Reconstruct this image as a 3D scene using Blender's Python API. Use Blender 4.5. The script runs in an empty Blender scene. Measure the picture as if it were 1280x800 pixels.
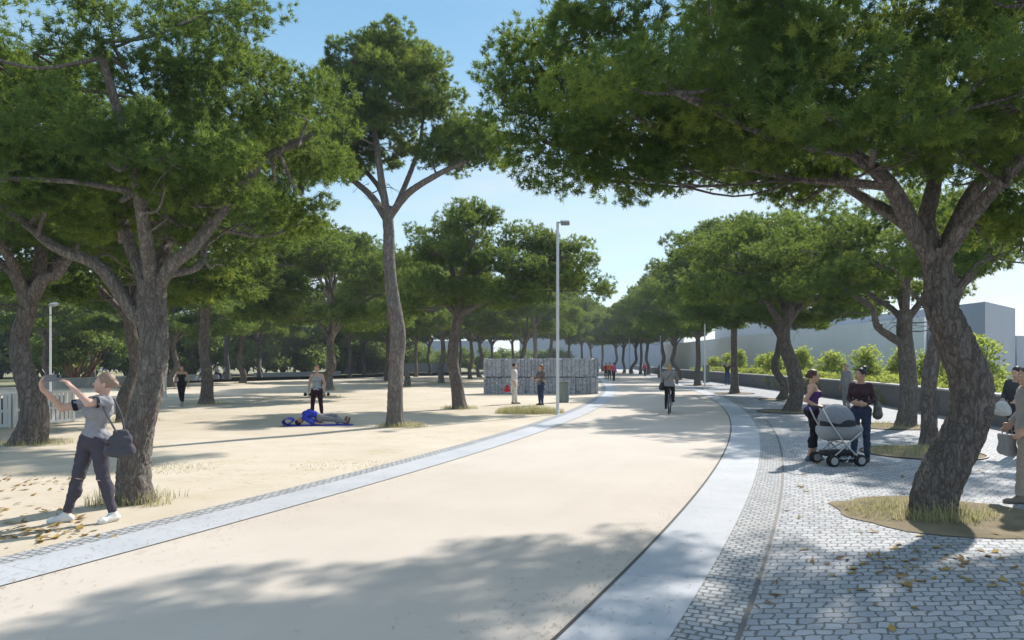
import bpy, bmesh, math, random
import numpy as np
from mathutils import Vector, Matrix, noise
C = bpy.context.scene.collection
SC = bpy.context.scene
R = math.radians
PI = math.pi
# ------------------------------------------------------------------ camera, light, exposure
EYE, FOC, HOR = 1.85, 900.0, 452.0        # eye height, focal length in px of a 1280 frame, horizon row
SUN_AZ, SUN_EL = R(40), R(40)             # azimuth clockwise from +Y
cd = bpy.data.cameras.new('camera'); cam = bpy.data.objects.new('camera', cd); C.objects.link(cam)
cam.location = (0, 0, EYE); cam.rotation_euler = (PI/2, 0, 0)
cd.sensor_width = 36; cd.lens = FOC*36/1280; cd.shift_y = (HOR-400)/1280; cd.clip_end = 5000; cd.clip_start = .05
SC.camera = cam
SUN = Vector((math.sin(SUN_AZ)*math.cos(SUN_EL), math.cos(SUN_AZ)*math.cos(SUN_EL), math.sin(SUN_EL)))
sd = bpy.data.lights.new('sun', 'SUN'); so = bpy.data.objects.new('sun', sd); C.objects.link(so)
sd.energy = 3.8; sd.angle = R(1.3); sd.color = (1, .94, .87)
so.rotation_euler = SUN.to_track_quat('Z', 'Y').to_euler(); so.location = (20, 20, 30)
w = bpy.data.worlds.new('World'); SC.world = w; w.use_nodes = True
nt = w.node_tree; nt.nodes.clear()
out = nt.nodes.new('ShaderNodeOutputWorld'); bg = nt.nodes.new('ShaderNodeBackground')
sky = nt.nodes.new('ShaderNodeTexSky'); sky.sky_type = 'NISHITA'; sky.sun_disc = False
sky.sun_elevation = SUN_EL; sky.sun_rotation = SUN_AZ; sky.air_density = 1.0; sky.dust_density = .2; sky.ozone_density = 1.5
bg.inputs['Strength'].default_value = .15
tc = nt.nodes.new('ShaderNodeTexCoord'); sep = nt.nodes.new('ShaderNodeSeparateXYZ')
nt.links.new(tc.outputs['Generated'], sep.inputs[0])
mp = nt.nodes.new('ShaderNodeMapping'); mp.inputs['Scale'].default_value = (1, 1, 4.5); mp.inputs['Location'].default_value = (.35, .1, .2)
nt.links.new(tc.outputs['Generated'], mp.inputs[0])
nz = nt.nodes.new('ShaderNodeTexNoise'); nz.inputs['Scale'].default_value = 2.3; nz.inputs['Detail'].default_value = 7; nz.inputs['Roughness'].default_value = .58
nt.links.new(mp.outputs[0], nz.inputs['Vector'])
cr = nt.nodes.new('ShaderNodeValToRGB'); cr.color_ramp.elements[0].position = .40; cr.color_ramp.elements[1].position = .68
nt.links.new(nz.outputs['Fac'], cr.inputs[0])
el = nt.nodes.new('ShaderNodeMapRange'); el.inputs['From Min'].default_value = .03; el.inputs['From Max'].default_value = .42
el.inputs['To Min'].default_value = 1.0; el.inputs['To Max'].default_value = .08
nt.links.new(sep.outputs['Z'], el.inputs['Value'])
mu = nt.nodes.new('ShaderNodeMath'); mu.operation = 'MULTIPLY'
nt.links.new(cr.outputs[0], mu.inputs[0]); nt.links.new(el.outputs[0], mu.inputs[1])
mx = nt.nodes.new('ShaderNodeMix'); mx.data_type = 'RGBA'
gr_ = nt.nodes.new('ShaderNodeValToRGB'); ge = gr_.color_ramp.elements; ge.new(.2); ge.new(.5); ge.new(.7)   # sky gradient: pale horizon, azure above, unseen zenith brightened to lift the shade
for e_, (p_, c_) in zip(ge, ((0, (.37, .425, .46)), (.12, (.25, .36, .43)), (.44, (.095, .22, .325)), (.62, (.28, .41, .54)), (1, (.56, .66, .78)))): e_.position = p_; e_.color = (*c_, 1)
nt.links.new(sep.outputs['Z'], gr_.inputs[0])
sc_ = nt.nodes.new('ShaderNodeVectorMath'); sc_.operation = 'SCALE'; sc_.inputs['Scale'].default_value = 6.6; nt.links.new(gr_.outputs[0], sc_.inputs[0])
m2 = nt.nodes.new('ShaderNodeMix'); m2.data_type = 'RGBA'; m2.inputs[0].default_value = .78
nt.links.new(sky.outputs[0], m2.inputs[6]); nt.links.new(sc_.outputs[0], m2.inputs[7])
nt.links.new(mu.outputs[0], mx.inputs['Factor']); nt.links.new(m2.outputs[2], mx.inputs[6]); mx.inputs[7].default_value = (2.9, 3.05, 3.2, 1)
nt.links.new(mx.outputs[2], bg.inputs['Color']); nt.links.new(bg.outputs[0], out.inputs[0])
SC.view_settings.view_transform = 'Standard'; SC.view_settings.look = 'None'
SC.view_settings.exposure = 1.0; SC.view_settings.gamma = 1
SC.cycles.use_denoising = True
SC.cycles.max_bounces = 6; SC.cycles.diffuse_bounces = 3; SC.cycles.transmission_bounces = 4; SC.cycles.caustics_reflective = False; SC.cycles.caustics_refractive = False

# ------------------------------------------------------------------ helpers
def G(u, v):                                # ground point seen at a pixel of the 1280 x 800 frame
    y = EYE*FOC/(v-HOR); return Vector(((u-640)/FOC*y, y, 0))
def tag(o, label=None, cat=None, group=None, kind=None):
    for k, v in (('label', label), ('category', cat), ('group', group), ('kind', kind)):
        if v: o[k] = v
    return o
def empty(name, loc=(0, 0, 0), rz=0, label=None, cat=None, group=None):
    o = bpy.data.objects.new(name, None); C.objects.link(o); o.location = loc; o.rotation_euler = (0, 0, rz); o.empty_display_size = .2
    return tag(o, label, cat, group)
def mesh_np(name, V, F, smooth=True):
    me = bpy.data.meshes.new(name)
    V = np.asarray(V, np.float32); F = np.asarray(F, np.int32)
    me.vertices.add(len(V)); me.vertices.foreach_set('co', V.ravel())
    k = F.shape[1]
    me.loops.add(F.size); me.loops.foreach_set('vertex_index', F.ravel())
    me.polygons.add(len(F)); me.polygons.foreach_set('loop_start', np.arange(0, F.size, k, dtype=np.int32))
    me.update(calc_edges=True)
    me.polygons.foreach_set('use_smooth', np.full(len(F), smooth))
    return me
def link(name, me, mat, parent=None, loc=None):
    o = bpy.data.objects.new(name, me); C.objects.link(o)
    if mat and not me.materials: me.materials.append(mat)
    if parent: o.parent = parent
    if loc is not None: o.location = loc
    return o
class MB:                                    # mesh builder: boxes, tubes, discs -> one mesh object
    def __init__(s): s.bm = bmesh.new()
    def box(s, c, size, rot=None, bev=0):
        r = bmesh.ops.create_cube(s.bm, size=1); vs = r['verts']
        M = Matrix.Translation(c) @ (rot.to_4x4() if rot else Matrix.Identity(4)) @ Matrix.Diagonal((*size, 1))
        bmesh.ops.transform(s.bm, matrix=M, verts=vs)
        if bev:
            es = list({e for v in vs for e in v.link_edges})
            bmesh.ops.bevel(s.bm, geom=es, offset=bev, segments=2, affect='EDGES', profile=.7)
        return s
    def tube(s, pts, r, seg=10, closed=False, cap=True):
        pts = [Vector(p) for p in pts]; n = len(pts); rings = []; prev = None
        rr = r if isinstance(r, (list, tuple)) else [r]*n
        for i, p in enumerate(pts):
            if closed: t = pts[(i+1) % n]-pts[i-1]
            else: t = pts[min(i+1, n-1)]-pts[max(i-1, 0)]
            t.normalize()
            if prev is None: a = t.orthogonal().normalized()
            else: a = (prev-t*prev.dot(t)).normalized()
            prev = a; b = t.cross(a)
            rings.append([s.bm.verts.new(p+(a*math.cos(2*PI*k/seg)+b*math.sin(2*PI*k/seg))*rr[i]) for k in range(seg)])
        m = n if closed else n-1
        for i in range(m):
            A, B = rings[i], rings[(i+1) % n]
            for k in range(seg):
                try: s.bm.faces.new((A[k], A[(k+1) % seg], B[(k+1) % seg], B[k]))
                except ValueError: pass
        if cap and not closed: s.bm.faces.new(rings[0][::-1]); s.bm.faces.new(rings[-1])
        return s
    def lathe(s, prof, c=(0, 0, 0), seg=32, axis='z'):
        rings = []
        for r, z in prof:
            rings.append([s.bm.verts.new(Vector(c)+(Vector((r*math.cos(2*PI*k/seg), r*math.sin(2*PI*k/seg), z)) if axis == 'z' else
                          Vector((z, r*math.cos(2*PI*k/seg), r*math.sin(2*PI*k/seg))))) for k in range(seg)])
        for A, B in zip(rings, rings[1:]):
            for k in range(seg): s.bm.faces.new((A[k], A[(k+1) % seg], B[(k+1) % seg], B[k]))
        if prof[0][0] > 1e-4: s.bm.faces.new(rings[0][::-1])
        if prof[-1][0] > 1e-4: s.bm.faces.new(rings[-1])
        return s
    def build(s, name, mat, parent=None, smooth=False, angle=None):
        me = bpy.data.meshes.new(name)
        bmesh.ops.recalc_face_normals(s.bm, faces=s.bm.faces)
        s.bm.to_mesh(me); s.bm.free()
        if smooth:
            me.polygons.foreach_set('use_smooth', [True]*len(me.polygons))
            try: me.set_sharp_from_angle(angle=R(angle or 40))
            except Exception: pass
        return link(name, me, mat, parent)
def catmull(P, n):
    P = np.asarray(P, float); m = len(P)
    Q = np.vstack([2*P[0]-P[1], P, 2*P[-1]-P[-2]]); t = np.linspace(0, m-1, n)
    i = np.minimum(t.astype(int), m-2); f = (t-i)[:, None]
    a, b, c, d = Q[i], Q[i+1], Q[i+2], Q[i+3]
    return .5*(2*b+(c-a)*f+(2*a-5*b+4*c-d)*f**2+(3*b-a-3*c+d)*f**3)

# ------------------------------------------------------------------ materials
class NT:                                    # tiny node-graph helper
    def __init__(s, name):
        s.m = bpy.data.materials.new(name); s.m.use_nodes = True; s.t = s.m.node_tree
        s.b = s.t.nodes['Principled BSDF']; s.out = s.t.nodes['Material Output']
    def n(s, typ, **kw):
        nd = s.t.nodes.new(typ)
        for k, v in kw.items():
            if k.startswith('i_'): nd.inputs[k[2:].replace('_', ' ')].default_value = v
            else: setattr(nd, k, v)
        return nd
    def l(s, a, b): s.t.links.new(a, b)
    def coord(s, which='Object', scale=(1, 1, 1), rot=(0, 0, 0)):
        t = s.n('ShaderNodeTexCoord'); m = s.n('ShaderNodeMapping'); m.inputs['Scale'].default_value = scale; m.inputs['Rotation'].default_value = rot
        s.l(t.outputs[which], m.inputs[0]); return m.outputs[0]
    def noise(s, vec, scale, detail=4, rough=.5):
        n = s.n('ShaderNodeTexNoise'); n.inputs['Scale'].default_value = scale; n.inputs['Detail'].default_value = detail; n.inputs['Roughness'].default_value = rough
        if vec is not None: s.l(vec, n.inputs['Vector'])
        return n.outputs['Fac']
    def ramp(s, fac, stops):
        r = s.n('ShaderNodeValToRGB'); e = r.color_ramp.elements
        while len(e) < len(stops): e.new(.5)
        for el_, (p, c) in zip(e, stops): el_.position = p; el_.color = (*c, 1) if len(c) == 3 else c
        s.l(fac, r.inputs[0]); return r.outputs[0]
    def mix(s, fac, a, b, mode='MIX'):
        x = s.n('ShaderNodeMix', data_type='RGBA', blend_type=mode)
        for v, k in ((fac, 0), (a, 6), (b, 7)):
            if hasattr(v, 'is_linked'): s.l(v, x.inputs[k])
            elif isinstance(v, (int, float)): x.inputs[k].default_value = v
            else: x.inputs[k].default_value = (*v, 1)
        return x.outputs[2]
    def math(s, op, a, b=0, c=0):
        x = s.n('ShaderNodeMath', operation=op)
        for v, k in ((a, 0), (b, 1), (c, 2)):
            if hasattr(v, 'is_linked'): s.l(v, x.inputs[k])
            else: x.inputs[k].default_value = v
        return x.outputs[0]
    def bump(s, h, strength=.3, dist=.02):
        b = s.n('ShaderNodeBump'); b.inputs['Strength'].default_value = strength; b.inputs['Distance'].default_value = dist
        s.l(h, b.inputs['Height']); s.l(b.outputs[0], s.b.inputs['Normal'])
    def done(s, col=None, rough=.8, metal=0, spec=.3):
        if col is not None:
            if hasattr(col, 'is_linked'): s.l(col, s.b.inputs['Base Color'])
            else: s.b.inputs['Base Color'].default_value = (*col, 1)
        s.b.inputs['Roughness'].default_value = rough; s.b.inputs['Metallic'].default_value = metal
        s.b.inputs['Specular IOR Level'].default_value = spec
        return s.m
_cache = {}
def plain(name, col, rough=.6, metal=0, var=.12, scale=9, bump=0):
    key = (name,)+tuple(col)
    if key in _cache: return _cache[key]
    g = NT(name); f = g.noise(g.coord(), scale, 4)
    c = g.mix(f, [x*(1-var) for x in col], [min(1, x*(1+var)) for x in col])
    if bump: g.bump(g.noise(g.coord(), scale*6, 3), bump, .01)
    _cache[key] = g.done(c, rough, metal); return _cache[key]
def cloth(col, name='woven_cloth'):
    key = ('cloth',)+tuple(col)
    if key in _cache: return _cache[key]
    g = NT(name); v = g.coord(); f = g.noise(v, 14, 3); f2 = g.noise(v, 220, 2)
    c = g.mix(f, [x*.82 for x in col], [x*1.15 for x in col]); c = g.mix(g.math('MULTIPLY', f2, .3), c, [x*.6 for x in col])
    g.bump(g.noise(g.coord(scale=(1, 1, .5)), 22, 3), .55, .02)
    _cache[key] = g.done(c, .85, 0, .15); return _cache[key]
def skin_mat(col):
    key = ('skin',)+tuple(col)
    if key in _cache: return _cache[key]
    g = NT('skin'); f = g.noise(g.coord(), 12, 3)
    c = g.mix(f, [x*.92 for x in col], [x*1.06 for x in col])
    at = g.n('ShaderNodeAttribute', attribute_name='lip')
    c = g.mix(at.outputs['Fac'], c, (.32, .10, .09))
    g.b.inputs['Subsurface Weight'].default_value = .12; g.b.inputs['Subsurface Radius'].default_value = (.02, .008, .004)
    _cache[key] = g.done(c, .5, 0, .3); return _cache[key]
def sand_mat():
    g = NT('compacted_sand'); v = g.coord()
    big = g.noise(v, .22, 5, .6); mid = g.noise(v, 1.3, 5, .6); fine = g.noise(v, 60, 3, .7); peb = g.n('ShaderNodeTexVoronoi'); peb.inputs['Scale'].default_value = 26
    g.l(v, peb.inputs['Vector'])
    c = g.ramp(big, [(.3, (.44, .39, .315)), (.5, (.53, .475, .39)), (.75, (.60, .545, .465))])
    c = g.mix(g.ramp(mid, [(.42, (0, 0, 0)), (.72, (.55, .55, .55))]), c, (.44, .365, .26))
    gr = g.ramp(g.math('MULTIPLY', g.noise(v, .55, 4, .55), g.noise(v, 7, 4, .7)), [(.30, (0, 0, 0)), (.40, (.7, .7, .7))])
    c = g.mix(gr, c, (.31, .295, .16))
    c = g.mix(g.math('MULTIPLY', fine, .5), c, (.42, .34, .24))
    st = g.ramp(peb.outputs['Distance'], [(.06, (1, 1, 1)), (.12, (0, 0, 0))])
    c = g.mix(g.math('MULTIPLY', st, .45), c, (.33, .28, .21))
    h = g.math('ADD', g.math('MULTIPLY', mid, 1.5), g.math('ADD', fine, g.math('MULTIPLY', st, .8)))
    g.bump(h, .35, .02); return g.done(c, .95, 0, .1)
def path_mat():
    g = NT('beige_resin_paving'); v = g.coord(); f = g.noise(v, 180, 2, .8); b = g.noise(v, .5, 5, .6); m = g.noise(v, 4, 4, .6)
    c = g.ramp(b, [(.3, (.43, .38, .325)), (.7, (.49, .435, .375))])
    c = g.mix(g.math('MULTIPLY', g.ramp(f, [(.35, (1, 1, 1)), (.5, (0, 0, 0))]), .35), c, (.42, .36, .28))
    c = g.mix(g.ramp(m, [(.55, (0, 0, 0)), (.8, (.25, .25, .25))]), c, (.40, .345, .28))
    uv = g.coord('UV', (5, .12, 1)); tr_ = g.noise(uv, 1.6, 5, .6); sp = g.noise(v, 2.2, 6, .7)
    c = g.mix(g.ramp(tr_, [(.5, (0, 0, 0)), (.78, (.28, .28, .28))]), c, (.37, .325, .27))
    c = g.mix(g.ramp(sp, [(.63, (0, 0, 0)), (.70, (.30, .30, .30))]), c, (.34, .29, .23))
    g.bump(f, .25, .004); return g.done(c, .85, 0, .25)
def granite_mat():
    g = NT('pale_granite'); v = g.coord(); f = g.noise(v, 130, 3, .8); b = g.noise(v, .8, 4, .6)
    c = g.ramp(b, [(.3, (.35, .365, .385)), (.7, (.425, .435, .45))])
    c = g.mix(g.ramp(f, [(.3, (.9, .9, .9)), (.46, (0, 0, 0))]), c, (.30, .30, .31))
    uv = g.coord('UV'); s = g.n('ShaderNodeSeparateXYZ'); g.l(uv, s.inputs[0])
    fr = g.math('FRACT', g.math('DIVIDE', s.outputs[0], 1.6)); j = g.math('LESS_THAN', fr, .004)
    c = g.mix(g.math('MULTIPLY', j, .8), c, (.17, .165, .16))
    g.bump(f, .2, .004); return g.done(c, .75, 0, .3)
def sett_mat(name, bw, rh, c1, c2, joint, warp=.03, mort=.011):
    g = NT(name); uv = g.coord('UV')
    nz_ = g.n('ShaderNodeTexNoise'); nz_.inputs['Scale'].default_value = 7; nz_.inputs['Detail'].default_value = 2; g.l(uv, nz_.inputs['Vector'])
    sub = g.n('ShaderNodeVectorMath', operation='SUBTRACT'); g.l(nz_.outputs['Color'], sub.inputs[0]); sub.inputs[1].default_value = (.5, .5, .5)
    sc = g.n('ShaderNodeVectorMath', operation='SCALE'); g.l(sub.outputs[0], sc.inputs[0]); sc.inputs['Scale'].default_value = warp*2
    ad = g.n('ShaderNodeVectorMath', operation='ADD'); g.l(uv, ad.inputs[0]); g.l(sc.outputs[0], ad.inputs[1])
    br = g.n('ShaderNodeTexBrick'); g.l(ad.outputs[0], br.inputs['Vector'])
    br.offset = .5; br.inputs['Scale'].default_value = 1; br.inputs['Brick Width'].default_value = bw; br.inputs['Row Height'].default_value = rh
    br.inputs['Mortar Size'].default_value = mort; br.inputs['Mortar Smooth'].default_value = .35; br.inputs['Bias'].default_value = 0
    br.inputs['Color1'].default_value = (*c1, 1); br.inputs['Color2'].default_value = (*c2, 1); br.inputs['Mortar'].default_value = (*joint, 1)
    f = g.noise(uv, 90, 3, .7); big = g.noise(uv, .7, 4, .6)
    c = g.mix(g.math('MULTIPLY', f, .3), br.outputs['Color'], [x*.6 for x in c1])
    c = g.mix(g.ramp(big, [(.45, (0, 0, 0)), (.75, (.22, .22, .22))]), c, (.36, .33, .27))
    h = g.math('ADD', g.math('SUBTRACT', 1, br.outputs['Fac']), g.math('MULTIPLY', f, .35))
    g.bump(h, .8, .014); return g.done(c, .75, 0, .3)
def bark_mat(name, a, b, crack, sc=1.0):
    g = NT(name); v = g.coord(scale=(1, 1, .30))
    wob = g.n('ShaderNodeTexNoise'); wob.inputs['Scale'].default_value = 9*sc; wob.inputs['Detail'].default_value = 4; g.l(v, wob.inputs['Vector'])
    ad = g.mix(.22, v, wob.outputs['Color'], 'ADD')
    vo = g.n('ShaderNodeTexVoronoi', feature='DISTANCE_TO_EDGE'); vo.inputs['Scale'].default_value = 11*sc; g.l(ad, vo.inputs['Vector'])
    vc = g.n('ShaderNodeTexVoronoi'); vc.inputs['Scale'].default_value = 11*sc; g.l(ad, vc.inputs['Vector'])
    hs = g.n('ShaderNodeSeparateColor'); g.l(vc.outputs['Color'], hs.inputs[0])
    f = g.noise(v, 60*sc, 5, .75); big = g.noise(g.coord(), 1.6, 4, .6)
    c = g.mix(hs.outputs[0], a, b); c = g.mix(g.math('MULTIPLY', f, .5), c, [x*.45 for x in a])
    c = g.mix(g.ramp(big, [(.4, (0, 0, 0)), (.7, (.35, .35, .35))]), c, [x*1.15 for x in b])
    v2 = g.n('ShaderNodeTexVoronoi', feature='DISTANCE_TO_EDGE'); v2.inputs['Scale'].default_value = 27*sc; g.l(ad, v2.inputs['Vector'])
    e1 = g.ramp(vo.outputs['Distance'], [(0, (.15, .15, .15)), (.07, (.62, .62, .62)), (.22, (1, 1, 1))]); e2 = g.ramp(v2.outputs['Distance'], [(0, (.45, .45, .45)), (.14, (1, 1, 1))])
    e = g.mix(1.0, e1, e2, 'MULTIPLY')
    c = g.mix(e, crack, c)
    g.bump(g.math('ADD', e, g.math('MULTIPLY', f, .7)), .8, .025)
    return g.done(c, .92, 0, .15)
def leaf_mat(name, stops, tr_col, tr=.38, rough=.55):
    g = NT(name); at = g.n('ShaderNodeAttribute', attribute_name='tint')
    oi = g.n('ShaderNodeObjectInfo')
    f = g.math('ADD', at.outputs['Fac'], g.math('MULTIPLY', g.math('SUBTRACT', oi.outputs['Random'], .5), .18))
    c = g.ramp(f, stops); g.done(c, rough, 0, .06)
    t = g.n('ShaderNodeBsdfTranslucent'); g.l(g.mix(.6, c, tr_col), t.inputs['Color'])
    ms = g.n('ShaderNodeMixShader'); ms.inputs[0].default_value = tr
    g.l(g.b.outputs[0], ms.inputs[1]); g.l(t.outputs[0], ms.inputs[2]); g.l(ms.outputs[0], g.out.inputs['Surface'])
    return g.m
M_sand, M_path, M_gran = sand_mat(), path_mat(), granite_mat()
M_sett = sett_mat('pale_limestone_setts', .13, .12, (.29, .305, .33), (.43, .44, .455), (.135, .13, .115), .055, .010)
M_strip = sett_mat('small_limestone_setts', .10, .085, (.29, .305, .325), (.42, .43, .44), (.135, .13, .115), .035, .011)
M_bark = bark_mat('pine_bark', (.20, .17, .155), (.29, .25, .225), (.075, .064, .056), 1.0)
M_bark_pale = bark_mat('grey_pine_bark', (.235, .21, .19), (.33, .30, .27), (.10, .086, .076), 1.15)
M_needle = leaf_mat('pine_needles', [(.0, (.016, .048, .024)), (.4, (.042, .098, .040)), (.7, (.10, .165, .042)), (1, (.23, .26, .06))], (.36, .46, .06), .42)
M_shrub = leaf_mat('shrub_leaves', [(.0, (.10, .16, .035)), (.5, (.18, .245, .055)), (1, (.27, .31, .08))], (.55, .62, .12), .58)
M_bush = leaf_mat('dense_bush_leaves', [(.0, (.06, .11, .045)), (.5, (.12, .18, .07)), (1, (.19, .24, .09))], (.34, .42, .08), .48)
M_bushy = leaf_mat('yellow_green_leaves', [(.0, (.12, .17, .045)), (.5, (.20, .25, .075)), (1, (.29, .31, .10))], (.50, .56, .10), .54)
M_grass = leaf_mat('dry_grass_blades', [(.0, (.19, .21, .09)), (.45, (.36, .34, .18)), (1, (.55, .48, .30))], (.52, .50, .22), .4, .8)
M_leaf = leaf_mat('dead_leaves', [(.0, (.16, .10, .05)), (.5, (.30, .20, .07)), (1, (.42, .30, .09))], (.4, .28, .08), .2, .7)
M_steel = plain('edging_steel', (.06, .055, .05), .55, .6)
M_white = plain('white_paint', (.72, .72, .71), .45, 0, .06, 5)
M_pole = plain('galvanised_pole', (.62, .63, .64), .4, .25, .06, 6)
M_lampbox = plain('lamp_grey_metal', (.22, .23, .24), .4, .5)
M_black = plain('black_rubber', (.018, .018, .019), .7)
M_dark = plain('dark_plastic', (.03, .03, .033), .45)
M_chrome = plain('bright_metal', (.6, .6, .61), .28, .9, .05)

# ------------------------------------------------------------------ ground
def cubic(co, y0=4.0, y1=64.0):
    d, c, b, a = co
    f = lambda y: a+b*y+c*y*y+d*y**3
    s = lambda y: b+2*c*y+3*d*y*y
    def X(y):
        if y < y0: return f(y0)+s(y0)*(y-y0)
        if y > y1: return f(y1)+s(y1)*(y-y1)
        return f(y)
    return X
PR = cubic((3.34e-5, -6.5134e-3, .52511650, -2.0957164))
PL = cubic((3.12e-5, -6.2998e-3, .52167720, -7.0452089))
YS = np.concatenate([np.arange(-14, 60, .5), np.arange(60, 261, 4)])
def edge(fn, off):                           # fn's curve moved sideways by off (+ = right)
    P = np.array([(fn(y), y) for y in YS]); T = np.gradient(P, axis=0); T /= np.linalg.norm(T, axis=1)[:, None]
    return P+np.stack([T[:, 1], -T[:, 0]], 1)*off
ARC = np.concatenate([[0], np.cumsum(np.linalg.norm(np.diff(edge(PR, 0), axis=0), axis=1))])
def strip(name, A, B, z, mat, nlat=1, la=0, lb=1, swap=False, label=None):
    n = len(A); V = []; UV = []
    for i in range(n):
        for k in range(nlat+1):
            t = k/nlat; p = A[i]*(1-t)+B[i]*t; V.append((p[0], p[1], z)); u = (la*(1-t)+lb*t) if lb is not None else np.linalg.norm(p-A[i])+la
            UV.append((ARC[i], u) if swap else (u, ARC[i]))
    F = [(i*(nlat+1)+k, i*(nlat+1)+k+1, (i+1)*(nlat+1)+k+1, (i+1)*(nlat+1)+k) for i in range(n-1) for k in range(nlat)]
    me = mesh_np(name, V, F); uv = me.uv_layers.new(name='UVMap')
    uv.data.foreach_set('uv', np.asarray(UV, np.float32)[np.asarray(F).ravel()].ravel())
    return tag(link(name, me, mat), kind='structure')
bm = MB(); S = 900
me = mesh_np('ground', [(-S, -60, 0), (S, -60, 0), (S, S, 0), (-S, S, 0)], [(0, 1, 2, 3)])
tag(link('ground', me, M_sand), kind='structure')
WALLC = catmull([(11.2, -14), (11.8, 5), (13.1, 17), (14.2, 22.5), (16.2, 34), (17.6, 52), (18.8, 70), (21, 100), (27, 150), (40, 262)], 400)
wallx = lambda y: float(np.interp(y, WALLC[:, 1], WALLC[:, 0]))
E_wall = np.array([(wallx(y)+.1, y) for y in YS])
strip('sett_paving', edge(PR, 1.13), E_wall, .004, M_sett, 8, 1.13, None)
strip('path', edge(PL, 0), edge(PR, 0), .008, M_path, 2)
strip('granite_band', edge(PR, .03), edge(PR, .70), .012, M_gran, 1, 0, .67, True)
strip('sett_strip', edge(PR, .70), edge(PR, 1.10), .008, M_strip, 1, 0, .40)
strip('granite_band', edge(PL, -.66), edge(PL, -.012), .012, M_gran, 1, 0, .65, True)
strip('sett_strip', edge(PL, -.95), edge(PL, -.66), .008, M_strip, 1, 0, .28)
strip('edging_line', edge(PR, 0), edge(PR, .03), .016, M_steel, 1)
strip('edging_line', edge(PR, 1.10), edge(PR, 1.13), .016, plain('edging_stone', (.12, .115, .11)), 1)
strip('edging_line', edge(PL, -.012), edge(PL, 0), .016, plain('edging_joint', (.25, .23, .2)), 1)
# planting bed beyond the low wall
bed = plain('planting_soil', (.11, .12, .05), .95, 0, .4, .8)
strip('planting_bed', E_wall+np.array([.35, 0]), E_wall+np.array([7.5, 0]), .05, bed, 2)
vg = [(-33, 52), (-34, 84), (-24.5, 97), (-12, 121), (6, 128), (10, 160), (-10, 420), (-420, 420), (-420, 52)]
me = bpy.data.meshes.new('verge'); b = bmesh.new(); b.faces.new([b.verts.new((x, y, .02)) for x, y in vg]); bmesh.ops.triangulate(b, faces=b.faces); b.to_mesh(me); b.free()
tag(link('verge', me, plain('verge_ground_cover', (.20, .19, .10), .95, 0, .4, .5)), kind='structure')
# tree pits: round soil discs with a steel ring, on the paving
def soil_mat():
    g = NT('pit_soil'); v = g.coord('Object'); n1 = g.noise(v, 2.2, 4); n2 = g.noise(v, 70, 3, .7)
    c = g.ramp(n1, [(.35, (.24, .20, .13)), (.65, (.38, .31, .21))]); c = g.mix(g.math('MULTIPLY', n2, .6), c, (.13, .10, .06))
    g.bump(n2, .7, .03); return g.done(c, .95, 0, .1)
M_soil = soil_mat()
def pit(x, y, r, ring=True):
    V = [(0, 0, .035)]; F = []; rings = [(.35, .03), (.7, .022), (1, .012)]
    for k, (q, z) in enumerate(rings):
        for a in range(64):
            th = 2*PI*a/64; qq = q*(1 if ring or q < 1 else 1+.15*noise.noise((math.cos(th)*1.9, math.sin(th)*1.9, 3))+.05*noise.noise((math.cos(th)*6, math.sin(th)*6, 5))); V.append((qq*r*math.cos(th), qq*r*math.sin(th), z+.012*noise.noise((x+q*math.cos(th)*3, y+q*math.sin(th)*3, 0))*(k < 2)))
    fs = [(0, 1+a, 1+(a+1) % 64) for a in range(64)]
    b = bmesh.new(); vs = [b.verts.new(p) for p in V]
    for f in fs: b.faces.new([vs[i] for i in f])
    for k in range(2):
        for a in range(64):
            b.faces.new((vs[1+k*64+a], vs[1+(k+1)*64+a], vs[1+(k+1)*64+(a+1) % 64], vs[1+k*64+(a+1) % 64]))
    me = bpy.data.meshes.new('tree_pit'); b.to_mesh(me); b.free(); me.polygons.foreach_set('use_smooth', [True]*len(me.polygons))
    o = tag(link('tree_pit', me, M_soil, None, (x, y, 0)), kind='structure')
    if not ring: return o
    m = MB(); m.lathe([(r, .004), (r+.035, .004), (r+.035, .028), (r, .028), (r, .004)], seg=64)
    ro = m.build('pit_ring', M_steel, o); return o

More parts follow.
